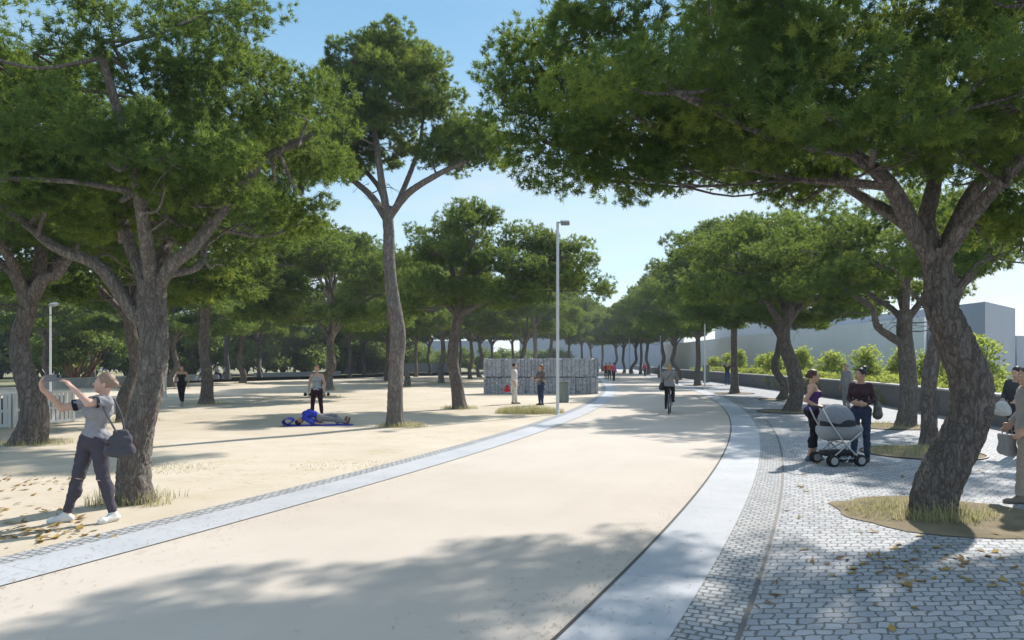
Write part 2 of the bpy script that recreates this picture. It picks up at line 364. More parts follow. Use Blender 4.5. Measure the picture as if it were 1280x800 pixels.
# ------------------------------------------------------------------ trees
def frames(P):
    T = np.gradient(P, axis=0); T /= np.linalg.norm(T, axis=1)[:, None]+1e-9
    A = np.zeros_like(P); a = np.cross(T[0], [0.31, .95, .05]); a /= np.linalg.norm(a); A[0] = a
    for i in range(1, len(P)):
        a = a-T[i]*a.dot(T[i]); a /= np.linalg.norm(a)+1e-9; A[i] = a
    return T, A, np.cross(T, A)
class Wood:
    def __init__(s): s.V = []; s.F = []; s.n = 0
    def tube(s, pts, r, seg, n, flare=0, lump=.06, plates=0, seed=0):
        P = catmull(pts, n) if len(pts) > 2 else np.linspace(pts[0], pts[-1], n)
        rr = catmull(np.array([[x] for x in r]), n)[:, 0] if len(r) > 2 else np.linspace(r[0], r[-1], n)
        T, A, B = frames(P); th = np.linspace(0, 2*PI, seg, endpoint=False)
        V = np.zeros((n, seg, 3)); rng = np.random.default_rng(seed); ph = rng.uniform(0, 6.28, 4)
        for i in range(n):
            z = P[i, 2]-P[0, 2]
            k = 1+lump*(np.sin(2*th+ph[0]+z*1.7)+.7*np.sin(3*th+ph[1]-z*2.9)+.4*np.sin(5*th+ph[2]+z*4))
            rad = rr[i]*k
            if flare: rad = rad*(1+flare*math.exp(-z/.22)*(1+.45*np.sin(5*th+ph[3])+.2*np.sin(8*th)))
            if plates:
                for j in range(seg):
                    q = Vector((math.cos(th[j])*rr[i]*15, math.sin(th[j])*rr[i]*15, z*5.2+seed*7))
                    q += Vector(noise.noise_vector(q*1.1))*.75
                    d, _ = noise.voronoi(q); rad[j] += plates*(min(1, (d[1]-d[0])*2.6)-.5)+plates*.6*noise.noise(q*3.1)
            V[i] = P[i]+(A[i][None]*np.cos(th)[:, None]+B[i][None]*np.sin(th)[:, None])*rad[:, None]
        i, j = np.meshgrid(np.arange(n-1), np.arange(seg), indexing='ij'); j2 = (j+1) % seg
        F = np.stack([i*seg+j, i*seg+j2, (i+1)*seg+j2, (i+1)*seg+j], -1).reshape(-1, 4)
        s.V.append(V.reshape(-1, 3)); s.F.append(F+s.n); s.n += n*seg
        return P, rr
    def mesh(s, name): return mesh_np(name, np.vstack(s.V), np.vstack(s.F))
def tuft_mesh(name, cen, dirs, tint, n, length, width, rng, spread=.75, lozenge=False):
    N = len(cen)
    d = dirs[:, None]*.9+rng.normal(0, spread, (N, n, 3)); d /= np.linalg.norm(d, axis=2)[..., None]+1e-9
    b = cen[:, None]+rng.normal(0, length*.16, (N, n, 3))
    L = length*rng.uniform(.6, 1.1, (N, n, 1)); side = np.cross(d, rng.normal(0, 1, (N, n, 3))); side /= np.linalg.norm(side, axis=2)[..., None]+1e-9
    side *= width*.5*rng.uniform(.7, 1.3, (N, n, 1))
    V = np.stack([b+side*.8, b-side*.8, b+d*L], 2).reshape(-1, 3) if not lozenge else np.stack([b, b+d*L*.45+side, b+d*L, b+d*L*.45-side], 2).reshape(-1, 3)
    k = 4 if lozenge else 3
    F = np.arange(len(V)).reshape(-1, k)
    me = mesh_np(name, V, F, False)
    t = np.repeat(tint+0*cen[:, 0], n)+rng.normal(0, .06, N*n)
    at = me.attributes.new('tint', 'FLOAT', 'POINT'); at.data.foreach_set('value', np.repeat(t, k).astype(np.float32))
    return me
def lobe_points(lobes, clump_n, tuft_n, rng, clump_r=.42):
    cen, dirs, tint, clumps = [], [], [], []
    for (c, rx, ry, rz) in lobes:
        c = np.array(c, float); k = max(4, int(clump_n*(rx*ry/1.0)))
        p = rng.normal(0, 1, (k, 3)); p /= np.linalg.norm(p, axis=1)[:, None]; p[:, 2] = np.where(p[:, 2] < 0, p[:, 2]*.65, p[:, 2])
        p *= rng.uniform(.35, 1.05, (k, 1))**.55
        q = c+p*np.array([rx, ry, rz]); lt = rng.normal(0, .05)
        for qi, pi in zip(q, p):
            r = clump_r*rng.uniform(.6, 1.25); m = max(3, int(tuft_n*rng.uniform(.7, 1.3)))
            o = rng.normal(0, 1, (m, 3)); o /= np.linalg.norm(o, axis=1)[:, None]; o[:, 2] *= np.where(o[:, 2] < 0, .5, .8)
            cen.append(qi+o*r*rng.uniform(.45, 1, (m, 1))**.6)
            dd = o*1.0+pi*.25+np.array([0, 0, .3]); dd /= np.linalg.norm(dd, axis=1)[:, None]; dirs.append(dd)
            tint.append(np.full(m, .46+lt+rng.normal(0, .20))+rng.normal(0, .10, m)); clumps.append((qi, c))
    return np.vstack(cen), np.vstack(dirs), np.clip(np.concatenate(tint), 0, 1), clumps
def build_tree(seed, trunk, trunk_r, limbs, lobes, clump_n=22, tuft_n=12, needle_n=10, nlen=.22, nwid=.03, segs=20, rings=36, plates=0, flare=.55, twigs=.25, dead=0, clump_r=.42):
    rng = np.random.default_rng(seed); W = Wood()
    nodes = []
    P, rr = W.tube(trunk, trunk_r, segs, rings, flare, .05, plates, seed)
    nodes += [(p, r) for p, r in zip(P, rr)][int(len(P)*.75):]
    for i, (pts, r0, r1) in enumerate(limbs):
        n = max(12, int(rings*.6)); P, rr = W.tube(pts, [r0, (r0+r1)*.5, r1], max(10, segs//2), n, 0, .06, plates*.5, seed+i+1)
        nodes += [(p, r) for p, r in zip(P, rr)][n//3:]
    NP = np.array([n[0] for n in nodes]); NR = np.array([n[1] for n in nodes])
    cen, dirs, tint, clumps = lobe_points(lobes, clump_n, tuft_n, rng, clump_r)
    lob_anchor = {}
    for (c, rx, ry, rz) in lobes:
        c = np.array(c, float); tgt = c-np.array([0, 0, rz*.1])
        d = np.linalg.norm(NP-tgt, axis=1)+2.0*np.maximum(0, NP[:, 2]-tgt[2]); k = d.argmin()
        a = NP[k]; mid = (a+tgt)/2+rng.normal(0, .12, 3)+np.array([0, 0, -.12]); r0 = min(NR[k]*.6, .05)
        W.tube([a, mid, tgt], [r0, r0*.7, .022], 8, 9, 0, .05, 0, seed)
        lob_anchor[tuple(c)] = tgt
    for (q, c) in clumps:
        if rng.random() > twigs: continue
        a = lob_anchor[tuple(c)]; W.tube([a, (a+q)/2+rng.normal(0, .08, 3), q], [.02, .014, .006], 5, 5, 0, 0)
    for _ in range(dead):                    # bare dead twigs below the crown
        k = rng.integers(len(NP)); a = NP[k]; an = rng.uniform(0, 6.28); L = rng.uniform(.5, 1.3)
        e = a+np.array([math.cos(an)*L, math.sin(an)*L, rng.uniform(-.25, .35)*L])
        P, _r = W.tube([a, (a+e)/2+rng.normal(0, .09, 3), e], [.022, .014, .004], 6, 8, 0, 0)
        for _k in range(3):
            s_ = P[rng.integers(3, 8)]; W.tube([s_, s_+rng.normal(0, .1, 3), s_+rng.normal(0, .22, 3)+np.array([0, 0, .05])], [.009, .006, .002], 4, 4, 0, 0)
    return W.mesh('trunk'), tuft_mesh('crown', cen, dirs, tint, needle_n, nlen, nwid, rng, 1.0)
GROVE, ROW = 'pines of the sandy grove', 'pines in the row along the low wall'
def put_tree(meshes, loc, rz, sc, label, group, cat='tree', bark=None, name='pine_tree'):
    t = empty(name, loc, rz, label, cat, group); t.scale = sc if isinstance(sc, tuple) else (sc, sc, sc)
    link('trunk', meshes[0], bark or M_bark, t); link('crown', meshes[1], M_needle, t); return t
def variant(seed, H=9.2, fork=3.5, Rr=4.1, tr=.205, bend=.35, nl=17, z0=3.75, clump_n=14, tuft_n=24, lean=(0, 0), **kw):
    rng = np.random.default_rng(seed); a = rng.uniform(0, 6.28)
    b = lambda z, k: np.array([math.cos(a)*bend*k+lean[0]*z/fork, math.sin(a)*bend*k*.8+lean[1]*z/fork, z])
    trunk = [b(-.1, 0), b(fork*.22, -.35), b(fork*.5, .75), b(fork*.8, .35), b(fork*1.05, .1)]
    top = trunk[-1]; limbs = []; nlb = rng.integers(5, 7)
    for i in range(nlb):
        an = 2*PI*(i+rng.uniform(-.25, .25))/nlb; rad = Rr*rng.uniform(.45, .72); h = z0+rng.uniform(.1, 1.0)+(H-z0)*.15
        e = np.array([top[0]+math.cos(an)*rad, top[1]+math.sin(an)*rad, h]); st = trunk[-1]*.8+trunk[-2]*.2+np.array([0, 0, rng.uniform(-.3, .05)])
        m1 = st+(e-st)*np.array([.22, .22, .5])+np.array([rng.normal(0, .12), rng.normal(0, .12), 0]); m2 = st+(e-st)*np.array([.6, .6, .85])+np.array([rng.normal(0, .2), rng.normal(0, .2), .15])
        limbs.append(([st, m1, m2, e], tr*rng.uniform(.38, .52), tr*.14))
    limbs.append(([top, top+np.array([.2, .1, (H-fork)*.3]), top+np.array([-.1, .2, (H-fork)*.62])], tr*.62, tr*.2))
    lobes = []
    for i in range(nl):
        rho = math.sqrt((i+.6)/nl)*Rr*rng.uniform(.72, .9); an = i*2.39996+rng.uniform(-.3, .3)
        top_z = z0+(H-z0)*(1-.72*(rho/Rr)**2)
        zz = top_z-rng.uniform(.5, .95)
        rx = rng.uniform(1.0, 1.5); lobes.append(((top[0]+math.cos(an)*rho, top[1]+math.sin(an)*rho, zz), rx, rx*rng.uniform(.85, 1.1), rng.uniform(.5, .75)))
    for i in range(nl//2):
        rho = Rr*rng.uniform(.3, .78); an = i*2*PI/(nl//2)+rng.uniform(-.3, .3)
        rx = rng.uniform(.9, 1.3); lobes.append(((top[0]+math.cos(an)*rho, top[1]+math.sin(an)*rho, z0+rng.uniform(.35, 1.0)), rx, rx, rng.uniform(.4, .55)))
    return build_tree(seed, trunk, [tr, tr*.86, tr*.8, tr*.74, tr*.7], limbs, lobes, clump_n, tuft_n, dead=6, **kw)
V9 = dict(needle_n=14, nlen=.165, nwid=.041, clump_r=.46)
VAR = [variant(11, Rr=4.6, nl=21, **V9), variant(12, H=8.8, Rr=4.9, fork=3.3, bend=.5, nl=22, **V9), variant(13, H=9.8, Rr=4.4, fork=4.3, z0=4.4, bend=.2, nl=20, **V9),
       variant(14, H=9.2, Rr=4.7, fork=3.2, bend=.6, lean=(.4, 0), nl=21, **V9)]
TALL = variant(15, H=10.5, Rr=3.6, fork=6.2, z0=6.9, tr=.26, bend=.22, nl=12, **V9)

def px(base, pts, depth=None):               # side profile (pixels) -> local x,z metres at the tree's own distance; optional local depth
    b = G(*base); s = b.y/FOC
    return [np.array([(u-base[0])*s, (depth[i] if depth else 0), (base[1]-v)*s]) for i, (u, v) in enumerate(pts)]
def dome_lobes(seed, cx, cy, rx, ry, zlow, ztop, step=1.15, lr=1.0, layers=2, fall=1.0, slope=0):
    rng = np.random.default_rng(seed); L = []
    for X in np.arange(-rx, rx+.01, step):
        for Y in np.arange(-ry, ry+.01, step):
            q = (X/rx)**2+(Y/ry)**2
            if q > 1.0: continue
            x = cx+X+rng.normal(0, .2); y = cy+Y+rng.normal(0, .2); zl = zlow+slope*Y
            zt = ztop-(ztop-zl-.9)*fall*q**1.2
            L.append(((x, y, zl+.5+rng.normal(0, .20)), lr*rng.uniform(.75, 1.2), lr*rng.uniform(.75, 1.2), .44*rng.uniform(.8, 1.25)))
            if layers > 1 and zt-zl > 1.7: L.append(((x+rng.normal(0, .3), y, zt-.6+rng.normal(0, .3)), lr*rng.uniform(.75, 1.25), lr*rng.uniform(.75, 1.2), .52*rng.uniform(.8, 1.25)))
            if layers > 2 and zt-zl > 3.0: L.append(((x+rng.normal(0, .3), y+rng.normal(0, .3), (zt+zl)/2+rng.normal(0, .25)), lr*.9, lr*.9, .46))
    return L
HI = dict(clump_n=21, tuft_n=46, needle_n=22, nlen=.078, nwid=.0135, segs=84, rings=170, plates=.018, clump_r=.33, twigs=.2)
# --- big pine standing in the near tree pit on the right
b0 = (1170, 643); B0 = G(*b0)
tr0 = px(b0, [(1166, 656), (1170, 615), (1186, 575), (1210, 525), (1214, 480), (1198, 435), (1178, 387), (1172, 345), (1171, 312)])
lim0 = [(px(b0, [(1170, 335), (1135, 285), (1098, 232), (1050, 192), (990, 150), (900, 120)], [0, -.1, -.2, -.2, -.3, -.3]), .11, .04),
        (px(b0, [(1100, 238), (1060, 228), (1020, 218), (960, 190)], [-.2, 0, .3, .8]), .055, .02),
        (px(b0, [(1170, 320), (1164, 275), (1180, 225), (1195, 170), (1190, 90)], [0, .1, .2, .4, .6]), .115, .05),
        (px(b0, [(1176, 325), (1200, 280), (1228, 230), (1275, 185), (1350, 140)], [0, .1, .1, 0, .2]), .11, .045),
        (px(b0, [(1170, 330), (1160, 270), (1130, 200), (1110, 120)], [0, .5, 1.4, 2.2]), .10, .04),
        (px(b0, [(1172, 330), (1190, 270), (1215, 200), (1250, 110)], [0, -.5, -1.3, -2.2]), .10, .04),
        (px(b0, [(1178, 375), (1196, 365), (1212, 352), (1240, 325)], [.05, .15, .2, .3]), .035, .02),
        (px(b0, [(1164, 395), (1145, 378), (1122, 362), (1098, 335)], [.0, -.1, -.2, -.3]), .03, .01)]
lob0 = dome_lobes(1, -.2, -.35, 4.7, 3.1, 4.05, 7.8, 1.2, .92, 3, slope=.13)
lob0 += [((x, y, z), .65, .6, .42) for x, y, z in ((-4.35, 0, 4.2), (-3.9, .1, 4.1), (-3.5, 0, 4.15), (-4.75, 0, 4.55), (-5.05, .1, 4.95), (-4.6, -.2, 5.25), (-5.0, .3, 5.4), (-3.1, .1, 4.3), (-4.5, .4, 5.9), (-4.0, -.2, 4.7), (1.0, .9, 3.75), (1.6, 1.1, 3.6), (2.1, .9, 3.9))]
HERO0 = build_tree(101, tr0, [.245, .245, .24, .22, .215, .205, .175, .165, .15], lim0, lob0, dead=10, flare=.2, **HI)
put_tree(HERO0, B0, 0, 1, 'huge dark-crowned pine with a thick S-bent trunk in the nearest round soil pit', ROW)
# --- big forked pine behind the woman taking a photo
b1 = (170, 628); B1 = G(*b1)
tr1 = px(b1, [(170, 638), (166, 595), (173, 540), (189, 480), (193, 430), (189, 390), (191, 352)])
lim1 = [(px(b1, [(180, 405), (163, 382), (130, 335), (75, 310), (20, 270), (-60, 225)], [0, -.05, -.1, -.1, 0, .1]), .11, .04),
        (px(b1, [(188, 365), (160, 312), (130, 255), (95, 225), (60, 150)], [0, .1, .3, .4, .6]), .095, .04),
        (px(b1, [(195, 360), (222, 330), (250, 312), (280, 268), (330, 200), (390, 160)], [0, -.1, -.2, -.1, 0, .2]), .10, .04),
        (px(b1, [(210, 345), (240, 334), (247, 312), (244, 285), (268, 235)], [-.1, .1, .2, .2, .2]), .05, .025),
        (px(b1, [(190, 360), (205, 300), (215, 230), (210, 120)], [0, -.5, -1.0, -1.6]), .09, .04),
        (px(b1, [(190, 360), (180, 300), (190, 200), (220, 100)], [0, .6, 1.2, 1.8]), .09, .04)]
lob1 = dome_lobes(2, .05, .1, 2.0, 2.6, 3.6, 6.75, 1.1, .88, 3, slope=.06)+dome_lobes(22, -2.1, .2, 1.3, 2.2, 3.7, 5.7, 1.1, .85, 2, slope=.06)
lob1 += dome_lobes(3, 1.8, .3, .85, 1.2, 4.3, 6.1, 1.0, .72, 3)
HERO1 = build_tree(102, tr1, [.22, .205, .195, .175, .165, .175, .16], lim1, lob1, dead=16, flare=.15, **HI)
put_tree(HERO1, B1, 0, 1, 'stout pine with rough sunlit trunk forking low, directly behind the woman raising her phone', GROVE, bark=M_bark_pale)
# --- tall slender pine in the middle
b2 = (494, 533); B2 = G(*b2)
tr2 = px(b2, [(494, 538), (494, 500), (495, 455), (498, 420), (491, 375), (487, 330), (486, 290), (483, 258)])
s2 = B2.y/FOC
lim2 = [(px(b2, [(484, 275), (462, 243), (432, 215), (405, 185)], [0, .2, .5, .6]), .12, .05),
        (px(b2, [(484, 268), (478, 230), (474, 195), (466, 140), (470, 95)], [0, -.1, -.2, 0, 0]), .12, .04),
        (px(b2, [(486, 272), (512, 243), (550, 222), (585, 205), (600, 190)], [0, -.2, -.4, -.4, -.3]), .11, .04),
        (px(b2, [(487, 275), (505, 225), (520, 170), (525, 120)], [0, .4, .8, .9]), .09, .04),
        (px(b2, [(484, 270), (470, 230), (440, 190), (420, 140)], [0, .6, 1.2, 1.6]), .09, .04)]
rg = np.random.default_rng(5); lob2 = []
for (u, v, r, d) in [(472, 62, 1.05, .2), (448, 85, 1.0, -.5), (500, 80, 1.0, .6), (525, 105, 1.0, .2), (480, 110, 1.1, -.8), (440, 125, 1.05, .8), (505, 140, 1.0, -.7), (545, 128, .75, .1),
                     (420, 105, 1.0, .2), (405, 140, 1.05, -.3), (385, 165, 1.0, .5), (425, 165, 1.05, 1.0), (395, 200, .95, -.3), (360, 190, .9, .4), (450, 175, .8, -.9), (500, 60, .9, .9), (530, 85, .8, -.6), (455, 60, .8, .7), (550, 150, .7, .6), (500, 110, 1.0, 1.2), (460, 150, .9, -.2), (430, 190, .9, .9), (375, 150, .9, 1.0), (620, 190, .6, .4), (575, 200, .7, .3), (420, 205, .8, .2), (515, 170, .6, .8),
                     (585, 172, .95, -.4), (608, 178, .75, 0), (562, 188, .8, .3), (595, 195, .7, -.9), (540, 200, .55, -.2), (490, 55, .7, -.3), (470, 185, .6, 1.1), (475, 140, .9, 1.3)]:
    lob2.append((((u-494)*s2, d, (533-v)*s2), r*.98, r*1.0, r*.56))
HERO2 = build_tree(103, tr2, [.24, .225, .215, .21, .19, .17, .155, .14], lim2, lob2, clump_n=20, tuft_n=38, needle_n=20, nlen=.11, nwid=.022, segs=40, rings=90, plates=.014, clump_r=.36, twigs=.45, dead=10, flare=.25)
put_tree(HERO2, B2, 0, 1, 'tallest slender pine with a bare grey trunk and open sunlit top, mid sand', GROVE, bark=M_bark_pale)
# --- pine at the far left edge, with a curved dark trunk
b3 = (35, 555); B3 = G(*b3)
tr3 = px(b3, [(35, 558), (43, 522), (38, 488), (27, 452), (25, 421), (33, 390), (38, 362)])
lim3 = [(px(b3, [(35, 380), (20, 345), (0, 328), (-50, 290)]), .15, .06), (px(b3, [(40, 372), (62, 350), (85, 342), (130, 290)], [0, -.2, -.3, -.6]), .15, .06),
        (px(b3, [(38, 368), (40, 320), (30, 250), (25, 160)], [0, .3, .5, .8]), .16, .06), (px(b3, [(38, 368), (50, 310), (75, 220)], [0, .8, 1.6]), .12, .05), (px(b3, [(36, 368), (30, 310), (-10, 230)], [0, -.8, -1.8]), .12, .05)]
lob3 = dome_lobes(4, -.8, 0, 3.3, 3.4, 4.3, 9.1, 1.55, 1.15, 3)+dome_lobes(24, 1.6, .5, 2.0, 2.4, 4.3, 6.8, 1.5, 1.1, 2)
HERO3 = build_tree(104, tr3, [.31, .27, .245, .21, .19, .18, .17], lim3, lob3, clump_n=17, tuft_n=30, needle_n=19, nlen=.11, nwid=.022, segs=48, rings=80, plates=.016, clump_r=.42, dead=22, flare=.3)
put_tree(HERO3, B3, 0, 1, 'broad dark pine with a curved trunk in front of the white slatted barrier', GROVE)
# --- leaning pine left of the stone block wall
b4 = (574, 511); B4 = G(*b4)
tr4 = px(b4, [(575, 514), (571, 483), (566, 450), (568, 420), (573, 396), (574, 375)])
lim4 = [(px(b4, [(573, 395), (550, 372), (525, 345)], [0, .2, .3]), .15, .06), (px(b4, [(574, 392), (605, 376), (635, 358), (680, 330), (715, 320)], [0, -.2, -.3, 0, 0]), .17, .05),
        (px(b4, [(574, 380), (566, 340), (560, 290)], [0, .1, .2]), .15, .06), (px(b4, [(574, 384), (590, 345), (620, 300)], [0, 1, 1.8]), .13, .05), (px(b4, [(574, 384), (580, 345), (600, 300)], [0, -1, -1.9]), .13, .05)]
lob4 = dome_lobes(6, .2, 0, 2.7, 3.0, 4.05, 8.1, 1.5, 1.1, 3)+dome_lobes(7, 3.4, .2, 2.0, 2.0, 4.5, 7.1, 1.4, 1.0, 2)+[((4.9, 0, 5.0), .9, .9, .5), ((5.3, .4, 4.7), .7, .7, .4), ((4.6, -.5, 5.9), .9, .9, .6)]
HERO4 = build_tree(105, tr4, [.29, .24, .205, .20, .195, .18], lim4, lob4, clump_n=15, tuft_n=28, needle_n=16, nlen=.135, nwid=.031, segs=28, rings=50, clump_r=.44, dead=5, flare=.35)
put_tree(HERO4, B4, 0, 1, 'leaning pine with a lopsided crown reaching right, before the stone block wall', GROVE)
# --- near pines of the row on the right
b5 = (1133, 533); B5 = G(*b5)
tr5 = px(b5, [(1132, 537), (1136, 495), (1134, 450), (1130, 415), (1132, 388)])
lim5 = [(px(b5, [(1130, 430), (1110, 420), (1092, 408), (1085, 385), (1060, 368), (1030, 340)], [0, -.1, -.2, -.2, -.2, -.2]), .13, .05), (px(b5, [(1131, 405), (1122, 385), (1100, 365), (1080, 330)], [0, .3, .6, .9]), .10, .05),
        (px(b5, [(1133, 400), (1148, 378), (1152, 366), (1165, 330)], [0, -.1, -.2, -.4]), .11, .05), (px(b5, [(1132, 395), (1140, 360), (1150, 320)], [0, .6, 1.0]), .12, .05), (px(b5, [(1132, 395), (1120, 350), (1115, 310)], [0, -.6, -1.3]), .1, .05)]
lob5 = dome_lobes(8, -.7, .3, 2.5, 2.4, 3.75, 6.6, 1.3, .95, 3)
HERO5 = build_tree(106, tr5, [.26, .22, .215, .21, .2], lim5, lob5, clump_n=18, tuft_n=30, needle_n=18, nlen=.11, nwid=.023, segs=36, rings=60, plates=.012, clump_r=.38, dead=22, flare=.35)
put_tree(HERO5, B5, 0, 1, 'grey pine with low crooked side limb, standing behind the woman in the maroon jacket', ROW, bark=M_bark_pale)
b6 = (1163, 557); B6 = G(*b6)
tr6 = px(b6, [(1163, 560), (1161, 515), (1162, 470), (1172, 425), (1190, 380), (1200, 350)])
lim6 = [(px(b6, [(1195, 365), (1225, 345), (1260, 320)], [0, .3, .4]), .09, .04), (px(b6, [(1198, 360), (1190, 320), (1200, 270)], [0, .2, .8]), .1, .04), (px(b6, [(1198, 360), (1230, 320), (1280, 290)], [0, -.2, .3]), .09, .04)]
lob6 = dome_lobes(9, 1.3, .6, 2.0, 1.9, 3.85, 5.9, 1.15, .95, 2)
HERO6 = build_tree(107, tr6, [.18, .16, .155, .15, .13, .12], lim6, lob6, clump_n=17, tuft_n=30, needle_n=18, nlen=.10, nwid=.019, segs=30, rings=60, plates=.012, clump_r=.30, dead=5, flare=.35)
put_tree(HERO6, B6, 0, 1, 'slim pine half hidden behind the thick trunk of the nearest pine on the paving', ROW)
b7 = (988, 515); B7 = G(*b7)
tr7 = px(b7, [(988, 518), (996, 492), (992, 462), (981, 430), (981, 405), (985, 385)])
lim7 = [(px(b7, [(982, 410), (965, 392), (955, 378), (930, 345)], [0, -.2, -.3, -.4]), .16, .06), (px(b7, [(984, 405), (1000, 385), (1025, 372), (1060, 350)], [0, .1, .3, .6]), .15, .06),
        (px(b7, [(984, 400), (975, 350), (960, 310)], [0, .5, 1.2]), .15, .06), (px(b7, [(985, 400), (990, 350), (1000, 320)], [0, -.7, -1.6]), .13, .05)]
lob7 = dome_lobes(10, -.55, 0, 3.5, 3.0, 3.95, 7.35, 1.45, 1.1, 3)
HERO7 = build_tree(108, tr7, [.28, .25, .24, .225, .215, .20], lim7, lob7, clump_n=15, tuft_n=28, needle_n=17, nlen=.13, nwid=.030, segs=28, rings=50, clump_r=.43, dead=12, flare=.3)
put_tree(HERO7, B7, 0, 1, 'wide flat-topped pine with S-shaped trunk in its pit, left of the stroller women', ROW)
# --- further pines: (u, v of the base, variant, scale, rotation, label)
rnd = random.Random(8)
FAR_ROW = [(977, 500, 1, .92, 1.0, 'pine whose trunk shows just left of and behind the S-shaped trunk'),
           (918, 492, 2, 1.02, 2.2, 'straight-trunked pine beside the man leaning at the low wall'),
           (872, 482, 0, 1.08, .4, 'thick-trunked pine right of the cyclist, by the lamp post'),
           (848, 475, 3, 1.1, 4.0, 'bent pine just right of the cyclist and past the thick-trunked one'),
           (826, 472, 1, 1.15, 5.0, 'pine beside the lamp post to the left of the cyclist'),
           (810, 468.3, 0, 1.15, 3.0, 'pine whose bowed trunk stands by the person in red at the wall'),
           (801, 468, 2, 1.0, 1.5, None), (790, 467, 3, 1.12, .2, None), (780, 466.5, 1, 1.12, 2.5, None), (769, 465, 0, 1.15, 5.4, None), (753, 464.6, 2, 1.1, 1.9, None)]
for u, v, k, sc, rz, lab in FAR_ROW:
    put_tree(VAR[k], G(u, v), rz, (sc*1.12, sc*1.12, sc*(1 if v > 474 else 1.1)), lab or 'distant pine at the far end of the row along the low wall', ROW)
GROVE_T = [(160, 527, 0, .95, .5, 'pine with a dark bowed trunk just left of the sunlit forked trunk'),
           (258, 505, 2, 1.08, 3.3, 'pine with a straight bare trunk beside the jogger in black'),
           (303, 479, 1, 1.0, 1.1, 'pine with slim trunk between the seated people and the woman in the grey tank top'),
           (284, 474.5, 2, 1.1, 5.2, 'pale-trunked pine in front of the people seated on the white bench wall'),
           (325, 472, 3, .95, 2.6, 'small pine far back, left of the woman in the grey tank top'),
           (400, 496, 3, .98, .6, 'dark forked pine directly behind the head of the woman in the grey tank top'),
           (437, 471.5, 0, .95, 4.4, None), (455, 469, 1, .9, .9, None), (470, 466.5, 2, .95, 2.0, None), (368, 467, 2, .9, 3.9, None),
           (484, 476, 1, 1.0, 5.7, 'pine half hidden behind the tallest slender pine'),
           (508, 483, 3, .95, 3.5, 'pine just right of the tallest slender trunk'),
           (520, 471, 0, .95, 1.2, None), (537, 468, 1, .95, 2.4, None), (552, 479, 2, 1.02, .3, 'straight pine between the tallest pine and the leaning pine'),
           (588, 474, 0, .92, 4.9, 'pine right behind the leaning pine'), (599, 471.5, 3, .95, 1.7, None),
           (615, 468, 1, .95, 3.1, None), (655, 477, 3, .98, 5.0, 'pine rising from behind the left half of the stone block wall'),
           (690, 471, 0, 1.0, 2.9, 'pine rising from behind the right half of the stone block wall'),
           (712, 468, 1, .95, .8, None), (727, 466, 0, 1.0, 4.1, None), (740, 464.2, 3, 1.0, 2.2, None), (640, 467, 0, 1.0, .2, None), (575, 466, 2, 1.0, 1.4, None),
           (118, 475, 3, .95, 2.9, 'pine behind the raised phone, before the far bushes'), (215, 484, 1, .95, 4.6, 'pine behind the pale lamp pole left of the jogger'),
           (345, 469, 0, .9, 4.2, None), (420, 467, 1, .9, 5.5, None), (500, 465, 3, .95, 1.0, None), (60, 484, 0, 1.0, 3.7, 'pine behind the slatted barrier at the far left')]
for u, v, k, sc, rz, lab in GROVE_T:
    put_tree(VAR[k], G(u, v), rz, (sc*1.22, sc*1.22, sc*(.98 if v > 483 else 1.12 if v > 474 else 1.34)), lab or 'small distant pine deep in the grove beyond the sand', GROVE, bark=M_bark_pale if k == 2 else None)
put_tree(TALL, G(412, 488), 1.0, .98, 'tall pine with a long straight trunk and pale bare fork above its neighbours', GROVE, bark=M_bark_pale)
put_tree(TALL, G(668, 480), 2.6, .78, 'pine with two pale bare limbs showing above the stone block wall', GROVE, bark=M_bark_pale)
for (x, y, r) in ((B0.x+.02, B0.y-.05, 1.17), (8.25, 14.5, 1.1), (B5.x-.55, B5.y-.15, 1.05), (B7.x-.1, B7.y, 1.05), (G(977, 500).x, G(977, 500).y, 1.05), (G(918, 492).x, G(918, 492).y, 1.1), (G(872, 482).x, G(872, 482).y, 1.1), (G(848, 475).x, G(848, 475).y, 1.1)):
    pit(x, y, r, r < 1.15)

# ------------------------------------------------------------------ low wall, buildings, shrubs, hedges
def concrete(name, col, sc=1.5, stain=.25):
    g = NT(name); v = g.coord(); n1 = g.noise(v, sc, 5, .6); n2 = g.noise(v, 60, 3, .7)
    st = g.noise(g.coord(scale=(3, 3, .25)), 2.2, 4, .6)
    c = g.mix(n1, [x*.88 for x in col], [x*1.1 for x in col]); c = g.mix(g.ramp(st, [(.5, (0, 0, 0)), (.8, (stain, stain, stain))]), c, [x*.45 for x in col])
    g.bump(n2, .3, .008); return g.done(c, .85, 0, .2)
def curved_wall(name, P, thick, z0, z1, mat, parent=None, bevel=0):
    P = np.asarray(P, float); T = np.gradient(P, axis=0); T /= np.linalg.norm(T, axis=1)[:, None]; N = np.stack([T[:, 1], -T[:, 0]], 1)
    sec = [(0, z0), (0, z1-bevel), (bevel, z1), (thick-bevel, z1), (thick, z1-bevel), (thick, z0)]
    V = [(*(P[i]+N[i]*o), z) for i in range(len(P)) for o, z in sec]; k = len(sec)
    F = [(i*k+j, (i+1)*k+j, (i+1)*k+j+1, i*k+j+1) for i in range(len(P)-1) for j in range(k-1)]
    me = mesh_np(name, V, F, False); b = bmesh.new(); b.from_mesh(me)
    b.faces.new([b.verts[i] for i in range(0)] if False else [v for v in list(b.verts)[:k]][::-1]) if False else None
    bmesh.ops.recalc_face_normals(b, faces=b.faces); b.to_mesh(me); b.free()
    return link(name, me, mat, parent)
wl = empty('low_wall', (wallx(20), 20, 0), 0, 'long low grey concrete wall bordering the sett paving in front of the shrubs', 'wall')
WP = np.array([(wallx(y), y) for y in np.arange(-12, 255, 2.0)])-np.array([wallx(20), 20])
